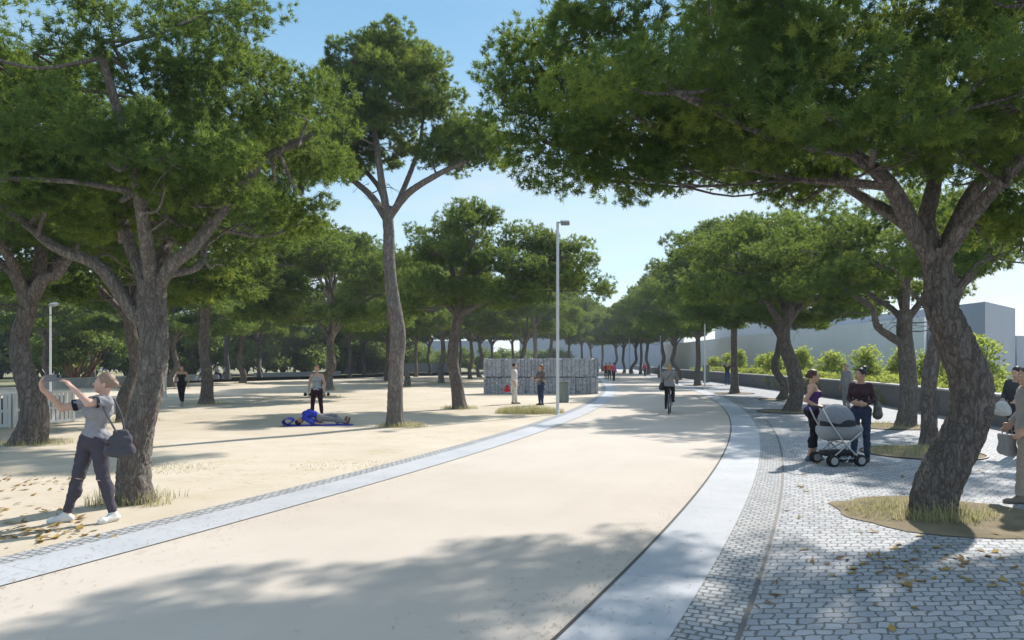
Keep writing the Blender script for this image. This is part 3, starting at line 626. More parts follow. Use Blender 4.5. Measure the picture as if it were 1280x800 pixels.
curved_wall('wall_face', WP+np.array([.05, 0]), .36, 0, .86, concrete('dark_concrete', (.17, .17, .175)), wl)
curved_wall('coping', WP, .46, .862, .93, concrete('pale_concrete_coping', (.42, .41, .40), 1.2, .1), wl, .012)
def building(label, corners, h, col, z0=-.5, para=False, cat='building'):
    o = empty('building', (*corners[0], 0), 0, label, cat); c0 = Vector((*corners[0], 0))
    b = bmesh.new(); lo = [b.verts.new(Vector((x, y, z0))-c0) for x, y in corners]; hi = [b.verts.new(Vector((x, y, h))-c0) for x, y in corners]
    n = len(corners)
    for i in range(n): b.faces.new((lo[i], lo[(i+1) % n], hi[(i+1) % n], hi[i]))
    b.faces.new(hi); bmesh.ops.recalc_face_normals(b, faces=b.faces)
    me = bpy.data.meshes.new('wall'); b.to_mesh(me); b.free(); link('wall', me, concrete('render_%d' % int(col[0]*1000), col, .25, .10), o)
    if para:                                  # thin coping along the roof edge
        m = MB()
        for i in range(n):
            a = Vector((*corners[i], 0))-c0; d = Vector((*corners[(i+1) % n], 0))-c0; L = (d-a).length; an = math.atan2((d-a).y, (d-a).x)
            m.box((a+d)/2+Vector((0, 0, h+.06)), (L+.12, .3, .12), Matrix.Rotation(an, 3, 'Z'))
        m.build('roof_coping', plain('coping_metal', (.36, .38, .41), .5), o)
    return o
building('plain pale grey block with a flat roof, right of the nearest pine trunk', [(27.6, 42), (33.2, 47.5), (33.2, 75), (26.6, 75)], 5.35, (.31, .345, .40))
building('lower pale grey block at the right edge, beyond the tallest grey block', [(34.0, 48.5), (60, 58), (60, 80), (34, 80)], 3.6, (.30, .34, .40))
building('long blank pale grey building wall running behind the shrubs and the row of pines', [(25.2, 44), (26.5, 46), (29.5, 120), (25, 120), (24.4, 60)], 4.6, (.74, .76, .79))
building('higher grey roof block behind the long blank wall', [(31, 78), (40, 78), (40, 110), (31, 110)], 7.2, (.40, .43, .47))
building('wide far grey-blue building closing the end of the path', [(2, 190), (42, 176), (46, 215), (4, 220)], 9.5, (.30, .34, .40))
building('grey-blue building seen far beyond the grove, above the stone block wall', [(-45, 215), (-6, 210), (-6, 240), (-45, 240)], 8.0, (.28, .32, .38))
building('tall grey building showing between crowns at the far left edge', [(-110, 105), (-78, 118), (-80, 150), (-110, 150)], 13.5, (.34, .36, .40))

def leaf_cloud(name, lobes, seed, mat, leaf=.09, clump=16, tuft=22, wid=.055, cr=.35, n=3):
    rng = np.random.default_rng(seed); cen, dirs, tint, cl = lobe_points(lobes, clump, tuft, rng, cr)
    me = tuft_mesh(name, cen, dirs, tint, n, leaf, wid, rng, .9, True); return me
def shrub_mesh(seed, h, r, conical=True):
    rng = np.random.default_rng(seed); L = []
    for k in range(9):
        z = h*(.12+.8*k/9); q = r*(1-.65*k/9 if conical else math.sqrt(max(.1, 1-((k-3)/7)**2))); an = rng.uniform(0, 6.28)
        for m in range(3): L.append(((math.cos(an+m*2.1)*q*.55, math.sin(an+m*2.1)*q*.55, z+rng.normal(0, .08)), q*.55, q*.55, h*.13))
    W = Wood()
    for m in range(5):
        a = rng.uniform(0, 6.28); W.tube([np.array([0, 0, 0]), np.array([math.cos(a)*r*.2, math.sin(a)*r*.2, h*.4]), np.array([math.cos(a)*r*.35, math.sin(a)*r*.35, h*.8])], [.03, .02, .008], 6, 6, 0, 0)
    return W.mesh('stem'), leaf_cloud('foliage', L, seed, M_shrub, .17, 26, 13, .065, .3)
SHR = [shrub_mesh(31, 2.4, 1.15), shrub_mesh(32, 2.1, 1.2), shrub_mesh(33, 2.6, 1.0)]
LOWS = [shrub_mesh(34, 1.25, 1.0, False), shrub_mesh(35, 1.15, 1.1, False)]
def put_shrub(meshes, loc, rz, sc, label, group, fmat=M_shrub, name='shrub', cat='shrub'):
    t = empty(name, loc, rz, label, cat, group); t.scale = (sc,)*3
    link('stem', meshes[0], M_bark, t); f = link('foliage', meshes[1], fmat, t); return t
SG = 'light green shrubs behind the low wall'
sl = {0: 'light green shrub behind the wall at right edge, beside the man with dark hair', 2: 'light green shrub between the nearest thick trunk and the grey crooked-limbed pine',
      3: 'light green shrub directly above the maroon-jacketed woman', 4: 'light green shrub above the wall, between the two stroller women', 5: 'light green shrub above the wall, left of the woman in the purple top'}
ys = [16.5, 20.0, 23.5, 27.0, 31, 35, 39.5, 44, 49, 54, 59.5, 65, 71, 78]
for i, y in enumerate(ys):
    y += rnd.uniform(-.6, .6); x = wallx(y)+1.9+rnd.uniform(0, .8)
    put_shrub(SHR[i % 3], (x, y, 0), rnd.uniform(0, 6), (rnd.uniform(1.0, 1.2) if i not in (1, 2) else .62), sl.get(i, 'light green bushy shrub further along behind the low wall'), SG)
for i in range(34):
    y = 13+i*2.0+rnd.uniform(-.4, .4); x = wallx(y)+1.0+rnd.uniform(0, .5)
    put_shrub(LOWS[i % 2], (x, y, 0), rnd.uniform(0, 6), rnd.uniform(.82, 1.05), 'low green bush in the continuous planting close behind the low wall', 'low bushes close behind the low wall', M_bushy, 'low_bush', 'bush')
# far left belt of bushes and small trees
def bush_mesh(seed, h, r):
    rng = np.random.default_rng(seed); L = []
    for k in range(13):
        a = rng.uniform(0, 6.28); q = math.sqrt(rng.random())*r*.7; z = h*rng.uniform(.18, .8)*(1-.35*(q/r)**2)
        L.append(((math.cos(a)*q, math.sin(a)*q, z), r*.38, r*.38, h*.17))
    W = Wood()
    for m in range(5):
        a = rng.uniform(0, 6.28); W.tube([np.array([0, 0, -.1]), np.array([math.cos(a)*r*.3, math.sin(a)*r*.3, h*.35]), np.array([math.cos(a)*r*.6, math.sin(a)*r*.6, h*.7])], [.12, .07, .02], 7, 8, .3, .05)
    return W.mesh('stem'), leaf_cloud('foliage', L, seed, M_bush, .34, 9, 14, .15, .55)
BU = [bush_mesh(41, 6.0, 3.6), bush_mesh(42, 5.2, 4.0), bush_mesh(43, 7.0, 3.3)]
BG = 'bushes and small trees in the belt behind the white bench wall'
for i in range(32):
    t = i/31; x = -66+t*46+rnd.uniform(-1.2, 1.2); y = 62+t*52+rnd.uniform(-3, 5)+(i % 2)*4
    fm = (M_bush, M_bushy, M_bush, M_bushy, M_bush)[(i*7) % 5]
    lab = {M_bush: 'dark green bushy tree in the belt beyond the sand and the white bench wall', M_bushy: 'yellow-green bushy tree in the belt beyond the sand and the white bench wall'}[fm]
    put_shrub(BU[i % 3], (x, y, 0), rnd.uniform(0, 6), rnd.uniform(1.15, 1.75), lab, BG, fm, 'bushy_tree', 'tree')
for i in range(14):
    x = -30+i*2.9+rnd.uniform(-.7, .7); y = 126+rnd.uniform(0, 16)
    put_shrub(BU[i % 3], (x, y, 0), rnd.uniform(0, 6), rnd.uniform(.65, .95), 'yellow-green tree far behind the trunks at the back of the grove', 'trees closing the back of the grove', M_bushy, 'bushy_tree', 'tree')
# the bush with bare orange limbs
ob = G(100, 478); m_or = plain('orange_bark', (.22, .12, .075), .85, 0, .25)
t = empty('bushy_tree', (-34.5, 57, 0), 0, 'bluish green tree with bare orange-brown limbs behind the raised phone', 'tree', BG)
W = Wood(); rgo = np.random.default_rng(77)
for k in range(11):
    a = k*.57+.2; e = np.array([math.cos(a)*rgo.uniform(1.6, 3), math.sin(a)*1.8, rgo.uniform(1.6, 4.2)])
    W.tube([np.array([0, 0, -.1]), e*np.array([.35, .35, .3])+rgo.normal(0, .1, 3), e*.7+rgo.normal(0, .2, 3), e], [.13, .1, .06, .02], 8, 12, .2, .05)
link('trunk', W.mesh('trunk'), m_or, t)
link('crown', leaf_cloud('crown', [((rgo.normal(0, 2.0), rgo.normal(0, 1), rgo.uniform(1.5, 5.4)), 1.1, 1.1, .65) for _ in range(22)], 78, M_bush, .34, 12, 13, .14, .5), M_bush, t)

# white bench walls, slatted barrier, grey fence, stone block wall
def straight_wall(name, a, b, th, h, mat, label, cat, parent=None):
    a = Vector((*a, 0)); b = Vector((*b, 0)); d = b-a; o = empty(name, (a+b)/2, math.atan2(d.y, d.x), label, cat)
    MB().box((0, 0, h/2-.1), (d.length, th, h+.2), None, .02).build('wall_body', mat, o)
    MB().box((0, 0, h+.032), (d.length+.06, th+.08, .06), None, .012).build('seat_slab', plain('white_stone_slab', (.66, .65, .63), .6, 0, .08, 2), o)
    return o
M_wc = concrete('white_concrete', (.60, .59, .58), .8, .12)
straight_wall('bench_wall', (G(40, 487).x, 47.6), (-31.2, 58.5), .5, .62, M_wc, 'near white bench wall behind the slatted barrier and the raised phone', 'bench wall')
straight_wall('bench_wall', (-31.0, 62.5), (-31.0, 79), .5, .5, M_wc, 'white bench wall with people seated on it, behind the jogger in black', 'bench wall')
straight_wall('bench_wall', (-30, 84), (-22.5, 94), .5, .5, M_wc, 'far white bench wall left of the woman in the grey tank top', 'bench wall')
fo = empty('grey_fence', (-19.5, 118, 0), 0, 'long low grey board fence at the back of the grove', 'fence')
m = MB()
for k in range(14): m.box((-10+k*1.5, 0, .8), (1.44, .05, 1.5))
m.build('board_panel', plain('fence_grey', (.30, .31, .34), .7), fo)
m = MB()
for k in range(15): m.box((-10.75+k*1.5, -.06, .85), (.08, .08, 1.7))
p = m.build('post', plain('fence_post_grey', (.24, .25, .27), .7), fo); tag(p, kind='stuff')
# slatted white barrier in three straight bays
pts = [Vector((-17.2, 18.0, 0)), Vector((-15.3, 18.6, 0)), Vector((-14.05, 20.2, 0)), Vector((-13.5, 22.2, 0))]
for i in range(3):
    a, b = pts[i], pts[i+1]; d = b-a; L = d.length-.05
    o = empty('slatted_barrier', (a+b)/2, math.atan2(d.y, d.x), ['white slatted barrier bay at the far left frame edge', 'white slatted barrier bay left of the dark curved trunk, the middle of three', 'white slatted barrier bay between the dark curved trunk and the woman raising her phone'][i], 'barrier', 'bays of the white slatted barrier')
    for z, h in ((.06, .1), (.47, .07), (.93, .07)): MB().box((0, 0, z), (L, .09, h), None, .008).build('rail', M_white, o)
    for s in (-1, 1): MB().box((s*(L/2-.03), 0, .48), (.07, .11, .96), None, .008).build('post', M_white, o)
    n = int(L/.15); m1, m2 = MB(), MB()
    for k in range(n):
        x = -L/2+.12+(L-.24)*k/(n-1); m1.box((x, 0, .27), (.108, .035, .33)); m2.box((x, .01, .70), (.10, .035, .40))
    m1.build('lower_slats', M_white, o); m2.build('upper_slats', M_white, o)
    MB().box((0, .3, .42), (L, .03, .8)).build('back_panel', M_dark, o)
# stone block wall: two courses of split stone slabs
def split_stone_mat():
    g = NT('split_grey_stone'); v = g.coord(); n1 = g.noise(v, 3, 5, .65); n2 = g.noise(v, 30, 4, .7)
    c = g.ramp(n1, [(.3, (.36, .37, .40)), (.5, (.45, .46, .49)), (.75, (.54, .55, .58))]); c = g.mix(g.math('MULTIPLY', n2, .5), c, (.25, .25, .27))
    g.bump(n2, .5, .02); return g.done(c, .9, 0, .15)
MS = split_stone_mat()
sb = G(605, 492); se = G(743, 491); L = se.x-sb.x+.1
stone = empty('stone_block_wall', (sb.x+L/2, 41.6, 0), 0, 'thick wall of rough split grey stone slabs stacked in two courses', 'stone wall')
rg = random.Random(4)
for ci, (za, zb) in enumerate(((0, .94), (.99, 2.03))):
    b = bmesh.new(); x = -L/2
    while x < L/2-.1:
        wd = rg.uniform(.16, .30); wd = min(wd, L/2-x); dz = rg.uniform(-.02, .02); dy = rg.uniform(-.06, .06)
        nx, nz_ = 5, 14
        for side in (-1, 1):
            vs = [[b.verts.new((x+wd*i/(nx-1)*.94, side*(.55+dy*side*.7)+side*.14*noise.noise((x*7+i*.8, za*5+k*.55, side*3+ci*9))*(0 if i in (0, nx-1) else 1)-side*(.04 if i in (0, nx-1) else 0), za+(zb-za+dz)*k/(nz_-1))) for k in range(nz_)] for i in range(nx)]
            for i in range(nx-1):
                for k in range(nz_-1): b.faces.new((vs[i][k], vs[i+1][k], vs[i+1][k+1], vs[i][k+1]))
            if side == -1: front = vs
        for i in range(nx-1): b.faces.new((front[i][-1], front[i+1][-1], vs[i+1][-1], vs[i][-1]))
        for k in range(nz_-1):
            b.faces.new((front[0][k], front[0][k+1], vs[0][k+1], vs[0][k])); b.faces.new((front[-1][k], front[-1][k+1], vs[-1][k+1], vs[-1][k]))
        x += wd
    bmesh.ops.recalc_face_normals(b, faces=b.faces)
    me = bpy.data.meshes.new('stone_course'); b.to_mesh(me); b.free(); link('stone_course', me, MS, stone)
MB().box((0, 0, .965), (L-.2, .9, .05)).build('joint_course', plain('dark_joint', (.07, .07, .075), .9), stone)
me = None
# litter bin and lamp posts
def litter_bin(loc, label, h=.95, r=.26):
    o = empty('litter_bin', loc, 0, label, 'litter bin'); mg = plain('bin_grey_green', (.20, .23, .22), .5, .3)
    MB().lathe([(r*.92, .0), (r*.92, .05), (r, .06), (r, h-.1), (r*1.03, h-.1), (r*1.03, h-.04), (r*.8, h-.02), (r*.78, h-.16), (.0, h-.17)], seg=36).build('bin_body', mg, o, True)
    m = MB(); m.lathe([(r*.8, h-.02), (r*1.04, h-.02), (r*1.04, h+.02), (r*.8, h+.02), (r*.8, h-.02)], seg=36); m.build('rim', plain('bin_rim', (.34, .36, .36), .4, .5), o, True)
    return o
litter_bin(G(704, 503), 'grey cylindrical litter bin right of the near lamp post')
litter_bin(G(877, 478)+Vector((.4, 0, 0)), 'tall grey bin beside the thick-trunked pine near the low wall', 1.5, .3)
def lamp_post(loc, h, r, label, rz=0, head=True):
    o = empty('lamp_post', loc, rz, label, 'lamp post', 'slim pale lamp posts')
    MB().lathe([(r*1.0, 0), (r, h*.45), (r*.85, h), (0, h)], seg=20).build('pole', M_pole, o, True)
    MB().lathe([(r*2.1, .0), (r*2.1, .02), (r*1.15, .035), (r*1.1, .12), (r, .125)], seg=20).build('base_plate', M_pole, o, True)
    if head:
        MB().tube([(0, 0, h-.06), (.10, -.05, h-.02), (.2, -.1, h-.02)], .022, 8).build('arm', M_lampbox, o, True)
        hd = MB().box((.25, -.13, h-.06), (.30, .36, .15), Matrix.Rotation(R(18), 3, 'X'), .03).build('lamp_head', M_lampbox, o)
        MB().box((.25, -.155, h-.139), (.22, .24, .012), Matrix.Rotation(R(18), 3, 'X')).build('lens', plain('lamp_glass', (.7, .7, .68), .2), hd)
    return o
lamp_post(G(697, 518), 6.75, .055, 'tall slim white lamp post with a boxy head standing before the stone block wall')
lamp_post(G(881, 487.5), 4.6, .05, 'slim white lamp post on the paving, beside the thick-trunked pine past the cyclist')
lamp_post(G(825.5, 473), 5.5, .06, 'slim lamp post left of the cyclist, against the pine trunks')
lamp_post(G(786.5, 468), 6.0, .07, 'far slim lamp post where the path bends out of sight')
lamp_post(G(63, 496), 4.9, .05, 'thin pale lamp post behind the raised phone, far left')
lamp_post(G(206, 497), 6.0, .085, 'thick pale lamp pole right behind the sunlit forked pine trunk')

# ------------------------------------------------------------------ people: signed-distance bodies meshed by surface nets
def surface_nets(D, org, h):
    S = D < 0; n = np.array(D.shape)
    c = S[:-1, :-1, :-1].astype(np.int8)
    tot = sum(S[i:n[0]-1+i, j:n[1]-1+j, k:n[2]-1+k].astype(np.int8) for i in (0, 1) for j in (0, 1) for k in (0, 1))
    act = np.argwhere((tot > 0) & (tot < 8)); idx = -np.ones(n-1, np.int64); idx[tuple(act.T)] = np.arange(len(act))
    acc = np.zeros((len(act), 3)); cnt = np.zeros(len(act))
    cor = [(i, j, k) for i in (0, 1) for j in (0, 1) for k in (0, 1)]
    for a in cor:
        for b in cor:
            if sum(abs(x-y) for x, y in zip(a, b)) != 1 or a > b: continue
            da = D[act[:, 0]+a[0], act[:, 1]+a[1], act[:, 2]+a[2]]; db = D[act[:, 0]+b[0], act[:, 1]+b[1], act[:, 2]+b[2]]
            m = (da < 0) != (db < 0); t = np.where(m, da/np.where(m, da-db, 1), 0)
            p = np.array(a)+t[:, None]*(np.array(b)-np.array(a)); acc += p*m[:, None]; cnt += m
    V = (act+acc/np.maximum(cnt, 1)[:, None])*h+org; F = []
    for ax in range(3):
        o1, o2 = [(1, 2), (2, 0), (0, 1)][ax]
        sl0 = [slice(1, n[k]-1) for k in range(3)]; sl0[ax] = slice(0, n[ax]-1); sl1 = list(sl0); sl1[ax] = slice(1, n[ax])
        A, B = S[tuple(sl0)], S[tuple(sl1)]; e = np.argwhere(A != B); off = np.array([1, 1, 1]); off[ax] = 0; e = e+off
        ins = S[tuple(e.T)]
        u = np.zeros(3, int); u[o1] = 1; v = np.zeros(3, int); v[o2] = 1
        q = [idx[tuple((e-u-v).T)], idx[tuple((e-v).T)], idx[tuple(e.T)], idx[tuple((e-u).T)]]
        Q = np.stack(q, 1); Q = np.where(ins[:, None], Q, Q[:, ::-1]); F.append(Q)
    F = np.vstack(F); return V, F[(F >= 0).all(1)]
vv = lambda *a: np.array(a, float)
def prim_d(p, P):
    if p['t'] == 'c':
        a, b = p['a'], p['b']; q = P-a; ba = b-a
        if 'flat' in p:
            nrm, f = p['flat']; k = 1/f-1; q = q+(q@nrm)[..., None]*nrm*k; ba = ba+ba.dot(nrm)*nrm*k
        t = np.clip((q@ba)/max(ba.dot(ba), 1e-9), 0, 1); d = np.linalg.norm(q-t[..., None]*ba, axis=-1)-(p['ra']+(p['rb']-p['ra'])*t)
        if 'flat' in p: d = d*min(1, p['flat'][1]*1.25)
        if p.get('cap'):
            ax = (b-a)/np.linalg.norm(b-a); d = np.maximum(d, (P-b)@ax)
        return d
    q = (P-p['c'])@p['R']; r = p['r']; k0 = np.linalg.norm(q/r, axis=-1); k1 = np.linalg.norm(q/(r*r), axis=-1)+1e-9
    return k0*(k0-1)/k1
def prim_box(p):
    if p['t'] == 'c':
        m = max(p['ra'], p['rb']); return np.minimum(p['a'], p['b'])-m, np.maximum(p['a'], p['b'])+m
    m = p['r'].max(); return p['c']-m, p['c']+m
def sdf_mesh(name, prims, cell, k=.02, clip=None, wrinkle=0, seed=0, lips=None):
    lo = np.min([prim_box(p)[0] for p in prims], 0)-4*cell; hi = np.max([prim_box(p)[1] for p in prims], 0)+4*cell
    n = np.ceil((hi-lo)/cell).astype(int)+1; D = np.full(n, 1.0, np.float32)
    for p in prims:
        kk = p.get('k', k); a, b = prim_box(p); i0 = np.maximum(0, ((a-lo)/cell-3-kk/cell).astype(int)); i1 = np.minimum(n, ((b-lo)/cell+4+kk/cell).astype(int))
        ax = [lo[d]+np.arange(i0[d], i1[d])*cell for d in range(3)]; P = np.stack(np.meshgrid(*ax, indexing='ij'), -1)
        d = prim_d(p, P); s = tuple(slice(x, y) for x, y in zip(i0, i1)); o = D[s]
        if p.get('sub'): D[s] = np.maximum(o, -d)
        else:
            h = np.maximum(kk-np.abs(o-d), 0)/max(kk, 1e-6); D[s] = np.minimum(o, d)-h*h*kk*.25
    if clip is not None or wrinkle:
        ax = [lo[d]+np.arange(n[d])*cell for d in range(3)]; P = np.stack(np.meshgrid(*ax, indexing='ij'), -1)
        if wrinkle:
            x, y, z = P[..., 0], P[..., 1], P[..., 2]
            D += wrinkle*(np.sin(z*46+5*np.sin(x*11+seed)+y*9)+.7*np.sin(z*83+x*27+4*np.sin(y*17+seed*2)))*.5
        for c in (clip or []): D = np.maximum(D, c(P))
    V, F = surface_nets(D, lo, cell)
    # one light smoothing pass
    S_ = np.zeros_like(V); c_ = np.zeros(len(V))
    for i in range(4):
        np.add.at(S_, F[:, i], V[F[:, (i+1) % 4]]+V[F[:, (i+3) % 4]]); np.add.at(c_, F[:, i], 2)
    V = V*.6+.4*S_/np.maximum(c_, 1)[:, None]
    me = mesh_np(name, V, F, True)
    if lips is not None:
        q = (V-lips[0])@lips[1]; f = np.exp(-((q[:, 0]/.024)**4+(q[:, 2]/.0085)**4))*(q[:, 1] < .02)
        at = me.attributes.new('lip', 'FLOAT', 'POINT'); at.data.foreach_set('value', f.astype(np.float32))
    return me
def rotm(yaw=0, pitch=0, roll=0):
    return np.array((Matrix.Rotation(yaw, 3, 'Z') @ Matrix.Rotation(pitch, 3, 'X') @ Matrix.Rotation(roll, 3, 'Y')))
BASE = dict(pelvis=vv(0, 0, .95), waist=vv(0, -.005, 1.10), chest=vv(0, 0, 1.29), neck=vv(0, .012, 1.43), head=vv(0, -.012, 1.585),
            hipL=vv(.088, 0, .92), hipR=vv(-.088, 0, .92), kneeL=vv(.092, -.015, .50), kneeR=vv(-.092, -.015, .50), ankL=vv(.09, .015, .085), ankR=vv(-.09, .015, .085),
            shL=vv(.165, .01, 1.385), shR=vv(-.165, .01, 1.385), elL=vv(.215, .03, 1.12), elR=vv(-.215, .03, 1.12), wrL=vv(.225, -.05, .885), wrR=vv(-.225, -.05, .885))
def cc(a, b, ra, rb, tag_, flat=None, cap=False, **kw):
    d = dict(t='c', a=np.asarray(a, float), b=np.asarray(b, float), ra=ra, rb=rb, tag=tag_, cap=cap, **kw)
    if flat is not None: d['flat'] = (np.asarray(flat[0], float)/np.linalg.norm(flat[0]), flat[1])
    return d
def ee(c, r, tag_, Rm=None, **kw): return dict(t='e', c=np.asarray(c, float), r=np.asarray(r, float), R=np.eye(3) if Rm is None else Rm, tag=tag_, **kw)
def hand_prims(wr, d, palm_n, lat_thumb, curl, tag_, detail):
    d = d/np.linalg.norm(d); n = palm_n-d*palm_n.dot(d); n /= np.linalg.norm(n); lat = np.cross(d, n)
    if lat.dot(lat_thumb) < 0: lat = -lat                                       # lat points to the thumb side
    if not detail: return [cc(wr, wr+d*.09, .03, .032, tag_, (n, .55)), cc(wr+d*.09, wr+d*.16+n*.03*curl, .03, .016, tag_, (n, .55)), cc(wr+lat*.02+d*.03, wr+lat*.05+d*.085+n*.01, .012, .01, tag_)]
    P = [cc(wr-d*.01, wr+d*.05, .027, .036, tag_, (n, .5)), cc(wr+d*.05-lat*.012, wr+d*.075+lat*.012, .032, .03, tag_, (n, .45))]
    for i, (off, L) in enumerate(((.028, .072), (.0095, .08), (-.0095, .075), (-.027, .058))):
        p = wr+d*.088+lat*off-d*(.008 if i == 3 else 0); ang = .25*curl
        for s, (f, r0, r1) in enumerate(((.45, .0095, .0088), (.32, .0088, .008), (.25, .008, .007))):
            ang += curl*(.55 if s else .3); dr = d*math.cos(ang)+n*math.sin(ang)+lat*off*1.2*(s == 0); q = p+dr*L*f
            P.append(cc(p, q, r0, r1, tag_, k=.004)); p = q
    b = wr+d*.022+lat*.024; m_ = b+(d*.6+lat*.75+n*.25)*.042; e = m_+(d*.85+lat*.25+n*.5*curl)*.034
    P += [cc(b, m_, .014, .0105, tag_, k=.01), cc(m_, e, .0105, .0085, tag_, k=.004)]
    return P
def person(label, loc, rz, pose=None, H=1.7, fem=True, skin=(.55, .34, .25), hair=(.06, .035, .02), hairstyle='short', cloth_=(), shoes=(.05, .05, .05), cell=.014, yaw=0, pitch=0,
           hand=None, stout=1.0, group=None, foot=None, tilt=None, eyes=True):
    J = {k: v.copy() for k, v in BASE.items()}
    for k, v in (pose or {}).items():
        if k in J: J[k] = vv(*v)
    detail = cell < .010; s = stout; f = vv(0, -1, 0); P = []
    up = J['chest']-J['pelvis']; up /= np.linalg.norm(up); side = J['shL']-J['shR']; side /= np.linalg.norm(side); fw = np.cross(side, up); fw = fw/np.linalg.norm(fw)
    if fw.dot(f) < -.2: fw = -fw
    hw = .075 if fem else .06; sw = 1 if fem else 1.12
    P += [cc(J['hipL']*.7+J['hipR']*.3+up*.02, J['hipR']*.7+J['hipL']*.3+up*.02, .125*s, .125*s, 'pelvis', (fw, .82)),
          cc(J['pelvis'], J['waist'], .122*s, (.108 if fem else .128)*s, 'torso', (fw, .74)), cc(J['waist'], J['chest'], (.108 if fem else .128)*s, .138*s*sw, 'torso', (fw, .70)),
          cc(J['chest']+side*.05, J['chest']-side*.05, .118*s*sw, .118*s*sw, 'torso', (fw, .74)),
          cc(J['shL']*.92+J['shR']*.08, J['shR']*.92+J['shL']*.08, .058*sw, .058*sw, 'torso'), cc(J['chest']+up*.04, J['neck']-up*.02, .09, .055, 'torso', (fw, .8))]
    if fem: P += [ee(J['chest']-up*.03+side*.068*q+fw*.082, (.062*s, .06*s, .066*s), 'torso') for q in (-1, 1)]
    P += [ee(J['hip'+q]-fw*.055+up*.0, (.085*s, .085*s, .10*s), 'pelvis') for q in 'LR']
    Rh = rotm(yaw, pitch); hd = J['head']; hp = lambda x, y, z: hd+Rh@vv(x, y, z)
    P += [cc(J['neck']-up*.03, hp(0, .025, -.055), .054 if fem else .062, .05 if fem else .058, 'neck')]
    P += [ee(hp(0, .012, .035), (.073, .092, .088), 'head', Rh), ee(hp(0, -.025, -.035), (.058, .066, .075), 'head', Rh), ee(hp(0, -.055, -.088), (.03, .028, .024), 'head', Rh),
          cc(hp(0, -.088, .012), hp(0, -.108, -.028), .0085, .0135, 'head', k=.012), ee(hp(0, -.092, -.062), (.022, .012, .011), 'head', Rh, k=.008),
          ee(hp(.036, -.064, -.028), (.024, .02, .022), 'head', Rh), ee(hp(-.036, -.064, -.028), (.024, .02, .022), 'head', Rh), cc(hp(.05, -.07, .032), hp(-.05, -.07, .032), .013, .013, 'head', k=.02)]
    P += [ee(hp(.076*q, .018, -.012), (.010, .021, .032), 'head', Rh, k=.006) for q in (-1, 1)]
    if detail: P += [ee(hp(.032*q, -.093, .012), (.015, .014, .010), 'head', Rh, sub=1) for q in (-1, 1)]
    for q in 'LR':
        sg = 1 if q == 'L' else -1; a = J['ank'+q]
        P += [cc(J['hip'+q], J['knee'+q], .088*s, .056*s, 'thigh'+q), cc(J['knee'+q], a, .053*s, .036, 'calf'+q), ee(J['knee'+q]*.66+a*.34+vv(0, .018, 0), (.05*s, .055*s, .11), 'calf'+q)]
        ft = (foot or {}).get(q, vv(sg*.12, -1, 0)); ft = np.asarray(ft, float); ft = ft/np.linalg.norm(ft)
        dn = (foot or {}).get('down'+q, vv(0, 0, -1)); dn = np.asarray(dn, float)
        P += [cc(a+dn*.045-ft*.035, a+dn*.052+ft*.13, .036, .030, 'foot'+q, (np.cross(ft, dn), 1.0)), cc(a+dn*.055+ft*.13, a+dn*.058+ft*.165, .03, .022, 'foot'+q), cc(a, a+dn*.04+ft*.06, .036, .03, 'foot'+q)]
        P += [cc(J['sh'+q], J['el'+q], .047*s*sw, .038*s*sw, 'uarm'+q), cc(J['el'+q], J['wr'+q], .037*s*sw, .025*sw, 'farm'+q)]
        h = dict(d=J['wr'+q]-J['el'+q], n=vv(-sg, 0, 0), th=vv(0, -1, 0), curl=.7); h.update((hand or {}).get(q, {}))
        P += hand_prims(J['wr'+q], vv(*h['d']), vv(*h['n']), vv(*h['th']), h['curl'], 'hand'+q, detail)
    root = empty('person', loc, rz, label, 'person', group); root.scale = (H/1.7,)*3
    if tilt: root.rotation_euler = tilt
    link('body', sdf_mesh('body', P, cell, .022, lips=(hp(0, -.1, -.060), Rh)), skin_mat(skin), root)
    byt = lambda *ts: [p for p in P if any(p['tag'].startswith(t) for t in ts)]
    def grow(ps, inf): return [dict(p, **({'ra': p['ra']+inf, 'rb': p['rb']+inf} if p['t'] == 'c' else {'r': p['r']+inf})) for p in ps]
    def part(tag_, t1, inf, extra=0):                                           # the first t1 of a limb, cut square (a cuff)
        r = []
        for p in byt(tag_):
            if p['t'] == 'e':
                if t1 >= .55: r += grow([p], inf)
                continue
            b = p['a']+(p['b']-p['a'])*t1; r.append(dict(p, b=b, ra=p['ra']+inf, rb=p['ra']+(p['rb']-p['ra'])*t1+inf+extra, cap=True))
        return r
    for i, g in enumerate(cloth_):
        inf = g.get('inf', .014); ps = []
        for tg, t1 in g['on']:
            if tg == 'torso': ps += grow(byt('torso'), inf)
            elif tg == 'pelvis': ps += grow(byt('pelvis'), inf)
            else: ps += part(tg, t1, inf, g.get('flare', 0))
        ps += g.get('extra', []); clip = []
        def pl(pt, nn): return lambda Q: (Q-pt)@nn
        if 'below' in g: clip.append(pl(J['pelvis']+up*g['below'], up))          # keep below
        if 'above' in g: clip.append(pl(J['pelvis']+up*g['above'], -up))
        if 'neck' in g:
            npl = pl(J['neck']+up*g['neck'], up+fw*g.get('neckslant', .35))
            clip.append(npl if g['neck'] < -.06 else (lambda Q, npl=npl: np.where(np.linalg.norm((Q-J['neck'])-((Q-J['neck'])@up)[..., None]*up, axis=-1) < .095, npl(Q), -1.0)))
        link(g['name'], sdf_mesh(g['name'], ps, cell, .022, clip, g.get('wr', .007 if detail else .004), i+len(label)), cloth(g['col']), root)
    for q in 'LR':
        if shoes is None: break
        a = J['ank'+q]; ps = grow(byt('foot'+q), .009)
        link('shoe', sdf_mesh('shoe', ps, cell, .015), plain('shoe_leather', shoes, .6, 0, .1, 20), root)
    # hair
    hs = hairstyle; Hh = [ee(hp(0, .02, .040), (.083, .098, .096), 'hair', Rh)]
